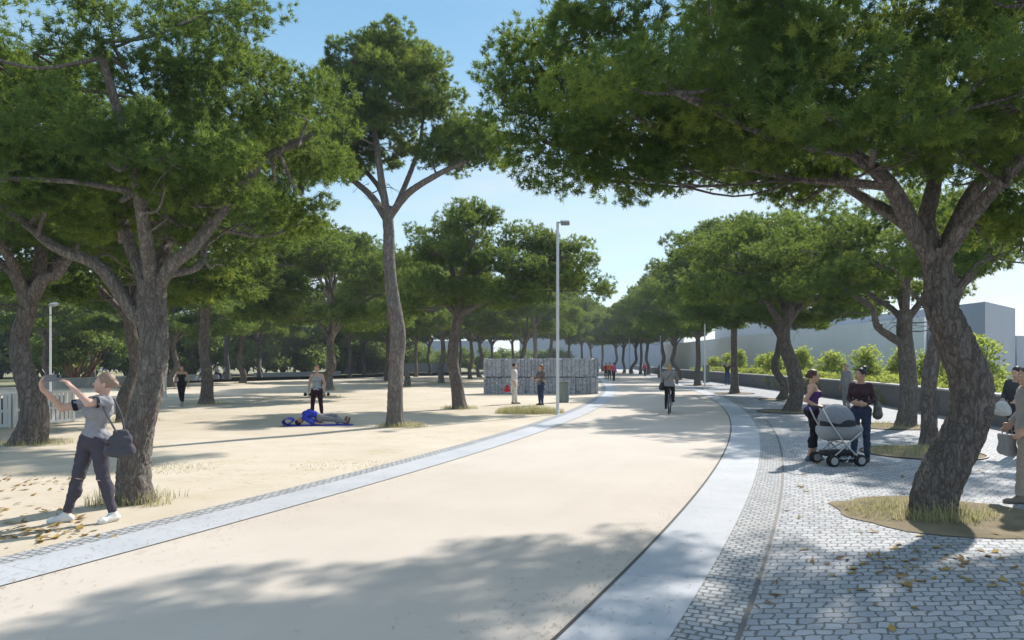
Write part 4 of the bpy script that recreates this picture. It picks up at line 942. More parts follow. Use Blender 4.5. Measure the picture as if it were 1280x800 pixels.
    if hs in ('bun', 'lowbun'): Hh += [ee(hp(0, .10, .075) if hs == 'bun' else hp(0, .115, .01), (.045, .042, .042), 'hair', Rh)]
    if hs == 'topbun': Hh += [ee(hp(0, .075, .125), (.05, .05, .045), 'hair', Rh)]
    if hs == 'long': Hh += [cc(hp(0, .055, .0), hp(0, .085, -.24), .078, .055, 'hair', (Rh@vv(0, 1, 0), .65))]
    if hs == 'bob': Hh += [cc(hp(0, .045, .0), hp(0, .06, -.07), .085, .078, 'hair', (Rh@vv(0, 1, 0), .8))]
    if hs == 'pony': Hh += [cc(hp(0, .10, .06), hp(0, .16, -.10), .032, .018, 'hair')]
    nrm = Rh@vv(0, -.80, -.60); p0 = hp(0, -.034, .030)
    cl = [lambda Q: np.where((Q-hd)@(Rh@vv(0, -1, 0)) > -.06, (Q-p0)@nrm, -1.0)]
    link('hair', sdf_mesh('hair', Hh, min(cell, .011), .02, cl, .003, 3), hair_mat(hair), root)
    if detail and eyes:
        for q in (-1, 1):
            eo = MB(); bmesh.ops.create_uvsphere(eo.bm, u_segments=12, v_segments=8, radius=.0125, matrix=Matrix.Translation(hp(.032*q, -.077, .012)))
            link_e = eo.build('eye', plain('eye_white', (.6, .58, .55), .2), root, True)
            io = MB(); bmesh.ops.create_uvsphere(io.bm, u_segments=10, v_segments=6, radius=.0066, matrix=Matrix.Translation(hp(.032*q, -.084, .012))); io.build('iris', M_dark, link_e, True)
            MB().tube([hp(.014*q, -.094, .030), hp(.033*q, -.092, .037), hp(.052*q, -.078, .031)], [.0035, .0045, .002], 6).build('eyebrow', hair_mat(hair), root, True)
    return root, J
def hair_mat(col):
    key = ('hair',)+tuple(col)
    if key in _cache: return _cache[key]
    g = NT('hair'); f = g.noise(g.coord(scale=(1, 1, .25)), 90, 4, .6)
    c = g.mix(f, [x*.6 for x in col], [x*1.5 for x in col]); g.bump(f, .6, .01); _cache[key] = g.done(c, .5, 0, .4); return _cache[key]
def top(col, sleeve=1.0, fore=0, name='shirt', below=None, hem=-.02, **kw):
    on = [('torso', 1), ('pelvis', 1)]
    if sleeve: on += [('uarm', sleeve)]
    if fore: on += [('farm', fore)]
    return dict(name=name, col=col, on=on, above=hem, neck=kw.pop('neck', -.005), **kw)
def pants(col, t=1.0, name='trousers', high=.085, **kw):
    on = [('pelvis', 1), ('torso', 1), ('thigh', 1)]+([('calf', t)] if t else [])
    return dict(name=name, col=col, on=on, below=high, **kw)
def lw(o, p):                                # person-local point -> world
    o_m = Matrix.Translation(o.location) @ o.rotation_euler.to_matrix().to_4x4() @ Matrix.Diagonal((*o.scale, 1)); return o_m @ Vector(p)
def bag_mesh(name, size, mat, loc, rz, label, cat, strap=None, soft=.02):
    o = empty(name, loc, rz, label, cat); w_, d_, h_ = size
    prims = [cc((-w_*.36, 0, h_*.22), (w_*.36, 0, h_*.22), d_*.62, d_*.62, 'b'), cc((-w_*.30, 0, h_*.6), (w_*.30, 0, h_*.6), d_*.48, d_*.48, 'b'), cc((-w_*.22, 0, h_*.86), (w_*.22, 0, h_*.86), d_*.22, d_*.22, 'b'),
             cc((0, 0, h_*.2), (0, 0, h_*.8), d_*.5, d_*.3, 'b')]
    link('bag_body', sdf_mesh('bag_body', prims, max(.008, d_*.09), .06, None, .004), mat, o)
    return o

# ------------------------------------------------------------------ the people and what they carry
SK, SK2 = (.55, .35, .26), (.46, .28, .20)
pw, J = person('woman in grey tee and torn dark jeans holding up a phone with both hands', G(110, 652), R(-32), H=1.72, skin=(.58, .37, .29), hair=(.26, .17, .125), hairstyle='lowbun', cell=.0075, yaw=-.75, pitch=-.16, stout=1.08,
    pose=dict(pelvis=(0.02, .05, .95), waist=(.05, .06, 1.10), chest=(.09, .09, 1.28), neck=(.115, .12, 1.42), head=(.125, .115, 1.575), hipL=(.11, .06, .92), hipR=(-.07, .04, .92),
              shL=(.25, .08, 1.375), shR=(-.07, .10, 1.365), elL=(.23, -.12, 1.37), wrL=(.035, -.19, 1.54), elR=(-.25, -.16, 1.30), wrR=(-.20, -.39, 1.53),
              kneeL=(.17, .08, .50), ankL=(.235, .16, .085), kneeR=(-.115, -.05, .51), ankR=(-.19, -.14, .085)),
    hand={'L': dict(d=(-.5, -.45, .74), n=(-.5, -.4, -.5), th=(-.3, .6, .5), curl=.7), 'R': dict(d=(.25, -.25, .93), n=(.5, .6, -.3), th=(.3, .6, .5), curl=.7)},
    foot={'L': (.15, -1, 0), 'R': (-.45, -1, 0)}, shoes=(.66, .64, .61),
    cloth_=[top((.30, .29, .31), .62, 0, 'tee_shirt', hem=.03, inf=.016), pants((.078, .070, .088), .95, 'jeans', inf=.009, wr=.005)])
m = MB()                                      # navy cuffs of the tee and the torn knee patches
for q in 'LR':
    a, b = J['sh'+q], J['el'+q]; p1, p2 = a+(b-a)*.50, a+(b-a)*.66; m.tube([p1, p2], [.066, .065], 20, cap=False)
m.build('sleeve_cuff', cloth((.022, .024, .04)), pw, True)
m = MB()
for q in 'LR':
    a, k_, b = J['hip'+q], J['knee'+q], J['ank'+q]; d = (b-k_)/np.linalg.norm(b-k_); m.tube([k_-d*.006, k_+d*.012], [.0685, .068], 24, cap=False)
m.build('knee_tear', plain('frayed_cotton', (.55, .45, .41), .9, 0, .2, 60), pw, True)
ph = empty('phone', lw(pw, (-.095, -.335, 1.645)), R(30), 'dark grey phone held up sideways by the woman in torn jeans', 'phone')
MB().box((0, 0, 0), (.165, .011, .08), None, .004).build('phone_body', plain('phone_grey', (.16, .16, .17), .3, .4), ph)
MB().box((.055, -.006, .02), (.03, .004, .03), None, .0015).build('camera_bump', M_dark, ph); MB().box((0, .006, 0), (.152, .002, .07)).build('screen', M_black, ph)
bg_ = bag_mesh('shoulder_bag', (.25, .11, .34), cloth((.085, .083, .095)), lw(pw, (.37, .17, .74)), R(20), 'soft dark grey shoulder bag hanging at the hip of the woman with the phone', 'bag')
inv = (Matrix.Translation(bg_.location) @ bg_.rotation_euler.to_matrix().to_4x4()).inverted()
MB().tube([tuple(inv @ lw(pw, p)) for p in ((.36, .22, 1.03), (.33, .20, 1.22), (.27, .15, 1.40), (.25, .08, 1.447), (.265, .0, 1.38), (.33, .05, 1.20), (.37, .12, 1.03))], .011, 8).build('strap', cloth((.11, .11, .12)), bg_, True)

# stroller and the two women
st = empty('pushchair', G(1047, 580.5), R(8), 'grey pushchair with rounded hood and four pairs of small wheels between two women', 'pushchair')
gm = cloth((.25, .265, .30)); gd = cloth((.045, .047, .052)); gl_ = cloth((.34, .35, .37))
fr = MB()
for y in (-.24, .24):
    fr.tube([(-.42, y*.9, 1.03), (-.30, y*.95, .80), (-.02, y, .40), (.26, y, .14)], .013, 10); fr.tube([(.30, y, .60), (.08, y, .42), (-.26, y, .14)], .013, 10)
    fr.tube([(-.26, y, .14), (.26, y, .14)], .009, 8)
for x in (-.26, .26): fr.tube([(x, -.30, .105), (x, .30, .105)], .010, 8); fr.tube([(x, -.24, .14), (x*.2, .24, .42)], .008, 8); fr.tube([(x, .24, .14), (x*.2, -.24, .42)], .008, 8)
fr.tube([(.0, -.24, .41), (.0, .24, .41)], .010, 8); fr.build('frame', M_chrome, st, True)
MB().tube([(-.42, -.216, 1.03), (-.46, -.15, 1.055), (-.46, .15, 1.055), (-.42, .216, 1.03)], .017, 10).build('handle', M_black, st, True)
link('bassinet', sdf_mesh('bassinet', [cc((-.20, 0, .63), (.26, 0, .63), .20, .20, 'b', ((0, 0, 1), .85)), cc((-.17, 0, .55), (.24, 0, .55), .17, .17, 'b', ((0, 0, 1), .7))], .012, .05, [lambda Q: Q[..., 2]-.70], .002), gl_, st)
hood = link('hood', sdf_mesh('hood', [ee((-.03, 0, .76), (.34, .235, .33), 'h')], .012, .02, [lambda Q: .705-Q[..., 2]-.22*(Q[..., 0]-.05), lambda Q: np.maximum(Q[..., 0]-.30, -1)], .002), gm, st)
link('hood_lining', sdf_mesh('hood_lining', [ee((.005, 0, .742), (.325, .242, .22), 'h')], .012, .02, [lambda Q: .70-Q[..., 2], lambda Q: Q[..., 2]-.835+.15*np.abs(Q[..., 0])], 0), gd, st)
link('basket', sdf_mesh('basket', [cc((-.20, 0, .22), (.2, 0, .22), .15, .15, 'b', ((0, 0, 1), .45))], .015, .02, [lambda Q: Q[..., 2]-.26], .003), gd, st)
for x in (-.26, .26):
    for y in (-.27, .27):
        for dy in (-.04, .04):
            wv = empty('wheel', (x, y+dy, .105)); wv.parent = st
            t_ = MB(); t_.tube([(math.cos(a)*.083, 0, math.sin(a)*.083) for a in np.linspace(0, 2*PI, 28, endpoint=False)], .0215, 10, True); t_.build('tyre', M_black, wv, True)
            t_ = MB(); t_.lathe([(.066, -.017), (.066, .017), (.055, .019), (.02, .012), (.0, .018)], seg=24, axis='x'); o_ = t_.build('rim', plain('wheel_grey', (.42, .42, .43), .4), wv, True); o_.rotation_euler = (0, 0, PI/2 if dy > 0 else -PI/2)
person('woman in purple strapless top and black calf leggings pushing the pushchair', G(1016, 576), R(78), H=1.69, skin=SK2, hair=(.05, .022, .015), hairstyle='lowbun', cell=.009, yaw=.1, shoes=(.13, .16, .22),
    pose=dict(elR=(-.20, .17, 1.15), wrR=(-.17, -.05, 1.04), elL=(.21, .06, 1.12), wrL=(.17, -.14, 1.03), kneeL=(.09, -.05, .50), ankL=(.085, -.04, .085), kneeR=(-.09, .0, .5), ankR=(-.09, .08, .085)),
    hand={'R': dict(d=(.1, -1, -.1), n=(.2, 0, -1), th=(1, 0, 0), curl=1.1), 'L': dict(d=(-.1, -1, -.1), n=(-.2, 0, -1), th=(-1, 0, 0), curl=1.1)},
    cloth_=[top((.075, .04, .15), 0, 0, 'strapless_top', hem=.0, neck=-.125, neckslant=.0, inf=.012), pants((.012, .013, .02), .62, 'leggings', inf=.008)])
pr_, J2 = person('woman in maroon jacket and blue jeans with black hair bun beside the pushchair', G(1076, 577), R(-38), H=1.72, skin=SK2, hair=(.012, .010, .011), hairstyle='topbun', cell=.009, yaw=-.75, shoes=(.02, .018, .018),
    stout=.93, pose=dict(shL=(.15, .01, 1.385), shR=(-.15, .01, 1.385), elR=(-.205, .03, 1.13), wrR=(-.09, -.19, 1.08), elL=(.205, .06, 1.12), wrL=(.11, -.19, 1.06), kneeL=(.095, .0, .50), ankL=(.10, .05, .085), kneeR=(-.09, -.06, .5), ankR=(-.10, -.11, .085)),
    hand={'R': dict(d=(.9, -.4, 0), n=(.1, .9, 0), th=(0, 0, 1), curl=.6), 'L': dict(d=(-.9, -.4, 0), n=(-.1, .9, 0), th=(0, 0, 1), curl=.6)},
    cloth_=[top((.055, .028, .040), 1, .93, 'jacket', hem=-.0, inf=.010, neck=.012, wr=.006), pants((.045, .065, .12), .97, 'jeans', inf=.012)])
hb = bag_mesh('handbag', (.26, .13, .32), plain('bag_leather', (.09, .085, .075), .55, 0, .15, 10), lw(pr_, (.27, .05, .80)), R(60), 'dark slouchy handbag hanging from the arm of the woman in the maroon jacket', 'bag')
inv = (Matrix.Translation(hb.location) @ hb.rotation_euler.to_matrix().to_4x4()).inverted()
MB().tube([tuple(inv @ lw(pr_, p)) for p in ((.27, .01, 1.07), (.25, .0, 1.13), (.205, -.0, 1.165), (.175, .06, 1.15), (.24, .11, 1.10), (.27, .10, 1.06))], .009, 8).build('strap', plain('bag_leather', (.09, .085, .075), .55, 0, .15, 10), hb, True)

# people standing further right
person('person in pale grey clothes standing near the low wall, half hidden behind the pushchair', G(1058, 512), R(-70), H=1.76, fem=False, skin=SK, hair=(.25, .22, .2), cell=.014, cloth_=[top((.34, .34, .35), 1, .9, 'jacket', hem=-.1, inf=.024), pants((.30, .30, .31), .97, 'trousers', inf=.02)])
pm, _J = person('person in pale beige-grey jacket and trousers cut by the right frame edge', G(1285, 629), R(-112), H=1.78, fem=False, skin=SK, hair=(.08, .06, .05), cell=.009, shoes=(.20, .17, .14),
    pose=dict(elR=(-.24, .04, 1.14), wrR=(-.22, -.13, .97), elL=(.24, .04, 1.13), wrL=(.22, -.10, .93), kneeL=(.09, -.06, .5), ankL=(.09, -.10, .085), kneeR=(-.09, .02, .5), ankR=(-.09, .12, .085)),
    cloth_=[top((.36, .34, .33), 1, .93, 'jacket', hem=-.10, inf=.032, wr=.006, neck=.012), pants((.36, .31, .27), .96, 'trousers', inf=.026, wr=.006)])
tb = empty('tote_bag', lw(pm, (-.27, -.16, .56)), R(-112+15), 'boxy grey shopping bag carried low by the person at the right frame edge', 'bag')
link('bag_body', sdf_mesh('bag_body', [cc((-.11, 0, .06), (.11, 0, .06), .06, .06, 'b'), cc((-.11, 0, .26), (.11, 0, .26), .05, .05, 'b'), cc((-.11, 0, .06), (-.11, 0, .26), .055, .05, 'b'), cc((0, 0, .06), (0, 0, .26), .055, .05, 'b'), cc((.11, 0, .06), (.11, 0, .26), .055, .05, 'b')], .010, .05, [lambda Q: Q[..., 2]-.285], .003), cloth((.30, .30, .31)), tb)
m = MB()
for y in (-.03, .03): m.tube([(-.07, y, .27), (-.06, y*.6, .37), (.0, y*.2, .43), (.06, y*.6, .37), (.07, y, .27)], .007, 8)
m.build('handles', cloth((.26, .26, .27)), tb, True)
pd, _J = person('man with dark hair and charcoal shirt holding a pale bag, near the right frame edge', Vector((9.9, 14.1, 0)), R(-65), H=1.74, fem=False, skin=SK, hair=(.015, .012, .011), cell=.012, yaw=-.2, pitch=.25,
    pose=dict(elR=(-.23, .0, 1.13), wrR=(-.15, -.20, 1.07), elL=(.23, .0, 1.13), wrL=(.15, -.21, 1.07)), cloth_=[top((.055, .06, .065), 1, .9, 'shirt', hem=-.08, inf=.022), pants((.05, .05, .06), .97, 'trousers', inf=.016)])
bb = bag_mesh('paper_bag', (.24, .13, .26), cloth((.52, .52, .50)), lw(pd, (-.10, -.30, .80)), R(-65), 'pale shopping bag held up by the man with dark hair and charcoal shirt', 'bag')
MB().tube([(-.06, 0, .24), (-.03, 0, .30), (.03, 0, .30), (.06, 0, .24)], .008, 8).build('handle', cloth((.5, .5, .48)), bb, True)
# the pair talking by the stone block wall
pc, _J = person('man in pale cream clothes facing right before the stone block wall', G(643, 505), R(78), H=1.77, fem=False, skin=SK, hair=(.012, .010, .010), cell=.014, shoes=(.30, .27, .22), pose=dict(ankL=(.08, -.06, .085), ankR=(-.09, .05, .085)),
    cloth_=[top((.64, .61, .57), 1, .55, 'shirt', hem=-.09, inf=.022), pants((.60, .57, .52), .97, 'trousers', inf=.022)])
rb = empty('red_bag', lw(pc, (-.16, .27, .52)), R(78), 'bright red bag hanging from the hand of the man in cream clothes', 'bag'); rb.scale = (.72, .72, .72)
link('bag_body', sdf_mesh('bag_body', [cc((0, -.10, .08), (0, .12, .08), .09, .09, 'b', ((1, 0, 0), .6)), cc((0, -.08, .30), (0, .10, .30), .06, .06, 'b', ((1, 0, 0), .5)), cc((0, 0, .08), (0, 0, .3), .1, .08, 'b', ((1, 0, 0), .6))], .014, .05, None, .004), cloth((.55, .03, .04)), rb)
MB().tube([(0, -.06, .33), (0, -.03, .42), (0, .03, .42), (0, .06, .33)], .009, 8).build('handle', cloth((.5, .03, .04)), rb, True)
person('woman with long brown hair and jeans gesturing before the stone block wall', G(676, 506.5), R(-55), H=1.72, skin=SK, hair=(.16, .075, .03), hairstyle='long', cell=.014, yaw=-.2, shoes=(.03, .03, .04),
    pose=dict(elR=(-.24, -.02, 1.13), wrR=(-.22, -.24, 1.13), elL=(.23, .02, 1.12), wrL=(.12, -.20, 1.09)), cloth_=[top((.17, .15, .15), 1, .85, 'checked_shirt', hem=-.08, inf=.020), pants((.03, .045, .10), .97, 'jeans', inf=.012)])
person('woman in black strappy top and black leggings walking on the sand', G(227, 508), R(8), H=1.70, skin=SK2, hair=(.06, .03, .02), hairstyle='bun', cell=.014, shoes=(.30, .30, .31),
    pose=dict(elL=(.26, .06, 1.14), wrL=(.27, -.02, .90), elR=(-.26, .06, 1.14), wrR=(-.28, .0, .9), kneeL=(.07, -.08, .50), ankL=(.05, -.04, .085), kneeR=(-.07, .04, .50), ankR=(-.05, .20, .12)),
    cloth_=[top((.012, .012, .014), 0, 0, 'strappy_top', hem=.0, neck=-.10, neckslant=.05, inf=.010), pants((.011, .011, .013), .72, 'leggings', inf=.008)])
pt, JT = person('woman in grey tank top and dark burgundy leggings standing with dumbbells', G(396, 524.5), R(5), H=1.72, skin=SK, hair=(.30, .15, .08), hairstyle='pony', cell=.012, pitch=.1, shoes=(.25, .22, .22),
    pose=dict(elL=(.24, .02, 1.13), wrL=(.25, -.02, .89), elR=(-.24, .02, 1.13), wrR=(-.25, -.02, .89), kneeL=(.125, -.01, .5), ankL=(.165, .015, .085), kneeR=(-.125, -.01, .5), ankR=(-.165, .015, .085)),
    cloth_=[top((.38, .39, .41), 0, 0, 'tank_top', hem=-.02, neck=-.07, neckslant=.1, inf=.012), pants((.045, .012, .022), .72, 'leggings', inf=.009)])
for s_, lb in ((1, 'dark dumbbell in the hand on the right of the woman in the grey tank top'), (-1, 'dark dumbbell in the hand on the left of the woman in the grey tank top')):
    db = empty('dumbbell', lw(pt, (s_*.258, -.05, .80)), R(20*s_), lb, 'dumbbell', 'dumbbells held by the exercising woman')
    MB().tube([(-.10, 0, 0), (.10, 0, 0)], .016, 10).build('grip', M_chrome, db, True)
    for e in (-1, 1): MB().lathe([(.0, e*.07), (.048, e*.07), (.055, e*.085), (.055, e*.125), (.048, e*.14), (0, e*.14)], seg=16, axis='x').build('weight', M_black, db, True)
# person on the blue mat
Lm = Vector(G(398, 531.5)); mrz = R(100)
b = bmesh.new(); prof = [(-.98, .008), (-.5, .008), (.1, .008), (.60, .008), (.80, .014), (.93, .05), (.98, .12), (.93, .19), (.83, .215), (.74, .19), (.71, .13), (.75, .085), (.82, .08)]
pp = catmull(np.array(prof), 70); rows = []
for y, z in pp: rows.append([b.verts.new((x, y, z+.004*math.sin(y*9+x*5))) for x in np.linspace(-.31, .31, 6)])
for r0, r1 in zip(rows, rows[1:]):
    for k in range(5): b.faces.new((r0[k], r0[k+1], r1[k+1], r1[k]))
me = bpy.data.meshes.new('exercise_mat'); b.to_mesh(me); b.free(); me.polygons.foreach_set('use_smooth', [True]*len(me.polygons))
o = tag(link('exercise_mat', me, plain('blue_foam', (.035, .05, .42), .7), None, (*Lm.xy, 0)), 'blue exercise mat with one end curled up, lying on the sand', 'exercise mat'); o.rotation_euler.z = mrz
md = o.modifiers.new('thickness', 'SOLIDIFY'); md.thickness = .009
person('person in a blue top arching their back on the blue exercise mat', Vector((Lm.x, Lm.y, .02)), mrz, H=1.62, skin=SK2, hair=(.05, .025, .015), cell=.013, pitch=R(-100), shoes=(.20, .12, .09),
    pose=dict(pelvis=(0, -.02, .24), waist=(0, .14, .33), chest=(0, .33, .32), neck=(0, .46, .21), head=(0, .56, .105), hipL=(.09, -.06, .21), hipR=(-.09, -.06, .21), shL=(.165, .40, .22), shR=(-.165, .40, .22),
              elL=(.26, .20, .10), wrL=(.27, -.02, .05), elR=(-.26, .20, .10), wrR=(-.27, -.02, .05), kneeL=(.10, -.42, .26), kneeR=(-.10, -.45, .16), ankL=(.10, -.74, .07), ankR=(-.10, -.84, .06)),
    foot={'L': (.2, -.25, 1), 'R': (-.2, -.25, 1), 'downL': (0, -1, -.2), 'downR': (0, -1, -.2)}, hand={'L': dict(d=(0, -1, -.1), n=(0, 0, -1), th=(-1, 0, 0), curl=.2), 'R': dict(d=(0, -1, -.1), n=(0, 0, -1), th=(1, 0, 0), curl=.2)},
    cloth_=[top((.03, .05, .40), 1, .6, 'blue_top', hem=.06, inf=.022), pants((.22, .22, .23), .9, 'trousers', inf=.014)])
# cyclist
bk = empty('bicycle', G(837, 517), R(165), 'bicycle ridden away from the camera along the beige path', 'bicycle')
# bicycle-local: forward is -Y
def wheel(y):
    wv = empty('wheel', (0, y, .34)); wv.parent = bk
    t_ = MB(); t_.tube([(0, math.cos(a)*.322, math.sin(a)*.322) for a in np.linspace(0, 2*PI, 40, endpoint=False)], .02, 8, True); t_.build('tyre', M_black, wv, True)
    t_ = MB(); t_.tube([(0, math.cos(a)*.298, math.sin(a)*.298) for a in np.linspace(0, 2*PI, 40, endpoint=False)], .010, 6, True)
    for k in range(18):
        a = 2*PI*k/18; t_.tube([((-1)**k*.03, 0, 0), (0, math.cos(a)*.298, math.sin(a)*.298)], .0022, 4)
    t_.tube([(-.05, 0, 0), (.05, 0, 0)], .022, 8); t_.build('rim', M_chrome, wv, True)
wheel(.52); wheel(-.54)
m = MB(); BB = (0, .06, .30)
m.tube([BB, (0, .22, .86)], .017, 10); m.tube([BB, (0, -.36, .80)], .02, 10); m.tube([(0, .19, .76), (0, -.34, .86)], .016, 10); m.tube([(0, -.33, .94), (0, -.38, .74)], .021, 10)
for s_ in (-.055, .055):
    m.tube([(s_*.4, .19, .76), (s_, .52, .34)], .009, 8); m.tube([(s_*.5, .06, .30), (s_, .52, .34)], .010, 8); m.tube([(s_*.7, -.38, .74), (s_, -.54, .34)], .012, 8)
m.build('frame', plain('bicycle_paint', (.06, .06, .09), .35, .3), bk, True)
MB().tube([(-.29, -.18, 1.03), (-.24, -.26, 1.06), (-.08, -.33, 1.04), (0, -.34, 1.03), (.08, -.33, 1.04), (.24, -.26, 1.06), (.29, -.18, 1.03)], .012, 8).tube([(0, -.34, 1.03), (0, -.33, .92)], .014, 8).build('handlebar', M_chrome, bk, True)
link('saddle', sdf_mesh('saddle', [cc((0, .30, .90), (0, .04, .90), .085, .03, 'b', ((0, 0, 1), .45))], .012, .02), M_black, bk)
MB().tube([(0, .22, .86), (0, .23, .90)], .014, 8).build('seat_post', M_chrome, bk, True)
for s_, zz, yy in ((1, .18, .12), (-1, .42, .0)):
    MB().tube([(s_*.02, .06, .30), (s_*.08, .06, .30), (s_*.09, yy, zz)], .011, 8).box((s_*.13, yy, zz), (.09, .09, .022)).build('pedal', M_dark, bk)
MB().tube([(0, .52+math.cos(a)*.36, .34+math.sin(a)*.36) for a in np.linspace(.1, 2.6, 14)], .022, 6).build('mudguard', plain('bicycle_paint', (.06, .06, .09), .35, .3), bk, True)
cy, _J = person('cyclist with blonde hair, grey-beige jacket and dark trousers riding away', G(837, 517), R(165), H=1.70, skin=SK, hair=(.34, .22, .10), hairstyle='bob', cell=.012, shoes=(.02, .02, .02),
    pose=dict(pelvis=(0, .17, 1.02), waist=(0, .13, 1.17), chest=(0, .06, 1.35), neck=(0, .04, 1.49), head=(0, .0, 1.645), hipL=(.09, .15, .99), hipR=(-.09, .15, .99), shL=(.165, .05, 1.44), shR=(-.165, .05, 1.44),
              elL=(.25, -.07, 1.22), wrL=(.25, -.19, 1.07), elR=(-.25, -.07, 1.22), wrR=(-.25, -.19, 1.07), kneeL=(.11, -.17, .66), ankL=(.125, .10, .29), kneeR=(-.11, -.24, .83), ankR=(-.125, .02, .50)),
    hand={'L': dict(d=(0, -1, -.1), n=(0, 0, -1), th=(-1, 0, 0), curl=1.0), 'R': dict(d=(0, -1, -.1), n=(0, 0, -1), th=(1, 0, 0), curl=1.0)}, cloth_=[top((.27, .25, .24), 1, .92, 'jacket', hem=-.08, inf=.026), pants((.015, .015, .018), .97, 'trousers', inf=.013)])
kb = bag_mesh('crossbody_bag', (.26, .13, .26), plain('black_leather', (.02, .02, .021), .5), lw(cy, (.25, .22, .86)), R(165+70), 'black bag slung at the hip of the cyclist with blonde hair', 'bag')
inv = (Matrix.Translation(kb.location) @ kb.rotation_euler.to_matrix().to_4x4()).inverted()
MB().tube([tuple(inv @ lw(cy, p)) for p in ((.22, .26, 1.08), (.10, .26, 1.22), (-.05, .21, 1.40), (-.13, .06, 1.50), (-.06, -.09, 1.38), (.12, -.03, 1.20), (.25, .14, 1.06))], .010, 8).build('strap', plain('black_leather', (.02, .02, .021), .5), kb, True)
# distant people on the path, by the wall and on the bench wall
person('walker in a pink top and dark trousers far along the path', G(767, 476), R(200), H=1.74, skin=SK, hair=(.05, .03, .02), cell=.02, cloth_=[top((.55, .07, .19), 1, .4, 'top', inf=.02), pants((.03, .03, .045), .95, inf=.014)], pose=dict(ankL=(.08, .12, .1), kneeL=(.08, .04, .5)))
person('walker in an orange top beside the one in pink, far along the path', G(762, 474.5), R(190), H=1.76, fem=False, skin=SK, hair=(.10, .05, .03), cell=.02, cloth_=[top((.60, .17, .07), 1, .6, 'top', inf=.022), pants((.04, .04, .05), .95, inf=.016)], pose=dict(ankR=(-.08, .12, .1), kneeR=(-.08, .04, .5)))
person('walker in a dark red top left of the one in orange, far along the path', G(757.5, 474), R(170), H=1.72, skin=SK, hair=(.06, .03, .02), cell=.02, cloth_=[top((.36, .05, .04), 1, .8, 'top', inf=.022), pants((.04, .04, .05), .95, inf=.014)])
person('man in dark tee and blue jeans, elbows raised, by the low wall', G(909, 481.5), R(-20), H=1.76, fem=False, skin=SK, hair=(.03, .02, .015), cell=.017, pose=dict(elL=(.36, .04, 1.50), wrL=(.16, .06, 1.62), elR=(-.36, .04, 1.50), wrR=(-.16, .06, 1.62)),
    hand={'L': dict(d=(-1, .2, .1), n=(0, -1, 0), th=(0, 0, -1), curl=.4), 'R': dict(d=(1, .2, .1), n=(0, -1, 0), th=(0, 0, -1), curl=.4)}, cloth_=[top((.035, .037, .045), .75, 0, 'tee_shirt', inf=.02), pants((.06, .10, .20), .97, 'jeans', inf=.016)])
person('person in a red top standing by the far stretch of the low wall', G(806, 470.5), R(30), H=1.75, skin=SK, hair=(.05, .03, .02), cell=.02, cloth_=[top((.50, .05, .09), 1, .8, 'top', inf=.03), pants((.05, .05, .06), .95, inf=.016)])
SIT = dict(pelvis=(0, .05, .66), waist=(0, .06, .81), chest=(0, .04, .99), neck=(0, .04, 1.13), head=(0, .01, 1.29), hipL=(.09, .04, .64), hipR=(-.09, .04, .64), shL=(.165, .05, 1.09), shR=(-.165, .05, 1.09), elL=(.22, -.03, .85), wrL=(.15, -.22, .72), elR=(-.22, -.03, .85), wrR=(-.15, -.22, .72),
           kneeL=(.10, -.38, .60), kneeR=(-.10, -.38, .60), ankL=(.10, -.40, .085), ankR=(-.10, -.42, .085))
for y, c1, c2, lb in ((71, (.55, .55, .54), (.03, .03, .035), 'person in a pale top seated on the bench wall nearest the woman in black'), (74.6, (.16, .17, .2), (.02, .02, .025), 'person in dark clothes seated on the white bench wall, the middle of three'), (76.8, (.50, .51, .54), (.04, .04, .05), 'person in light shirt seated on the bench wall beside the pale-trunked pine')):
    person(lb, Vector((-30.62, y, 0)), R(90), H=1.72, fem=False, skin=SK, hair=(.04, .03, .02), cell=.02, pose=SIT, cloth_=[top(c1, 1, .8, 'shirt', hem=-.05, inf=.02), pants(c2, .95, inf=.016)])
person('far person in dark clothes standing before the bushes at the back of the sand', Vector((-34.5, 108, 0)), R(30), H=1.75, fem=False, skin=SK, hair=(.04, .03, .02), cell=.025, cloth_=[top((.05, .05, .07), 1, .9, 'jacket', inf=.024), pants((.03, .03, .04), .95, inf=.016)])

# ------------------------------------------------------------------ grass tufts and fallen leaves
def grass(name, blades, seed, label=None):
    rng = np.random.default_rng(seed); V = []; T = []
    for (x, y, h) in blades:
        an = rng.uniform(0, 6.28); ln = rng.uniform(.1, .75)*h; w_ = rng.uniform(.0022, .0048)*(1+h)
        d = np.array([math.cos(an), math.sin(an), 0]); s_ = np.array([-d[1], d[0], 0])*w_; b_ = np.array([x, y, 0.0])
        q = [b_-s_, b_+s_, b_+d*ln*.35+np.array([0, 0, h*.6])+s_*.8, b_+d*ln*.35+np.array([0, 0, h*.6])-s_*.8, b_+d*ln+np.array([0, 0, h*rng.uniform(.75, 1)])]
        V += [q[0], q[1], q[2], q[3], q[3], q[2], q[4]-s_*.1, q[4]+s_*.1][:4]+[q[3], q[2], q[4]+s_*.15, q[4]-s_*.15]; T += [rng.uniform(0, 1)]*8
    F = np.arange(len(V)).reshape(-1, 4); me = mesh_np(name, V, F, False)
    at = me.attributes.new('tint', 'FLOAT', 'POINT'); at.data.foreach_set('value', np.array(T, np.float32))
    return tag(link(name, me, M_grass), kind='stuff')
rng = np.random.default_rng(55); BL = []
def patch(cx, cy, rx, ry, n, h0, h1, ring=0, ang=0):
    for _ in range(int(n*1.7)):
        a = rng.uniform(0, 6.28); q = math.sqrt(rng.uniform(ring*ring, 1)); x, y = q*rx*math.cos(a), q*ry*math.sin(a)
        BL.append((cx+x*math.cos(ang)-y*math.sin(ang), cy+x*math.sin(ang)+y*math.cos(ang), rng.uniform(h0, h1)*(1-.5*q*q)))
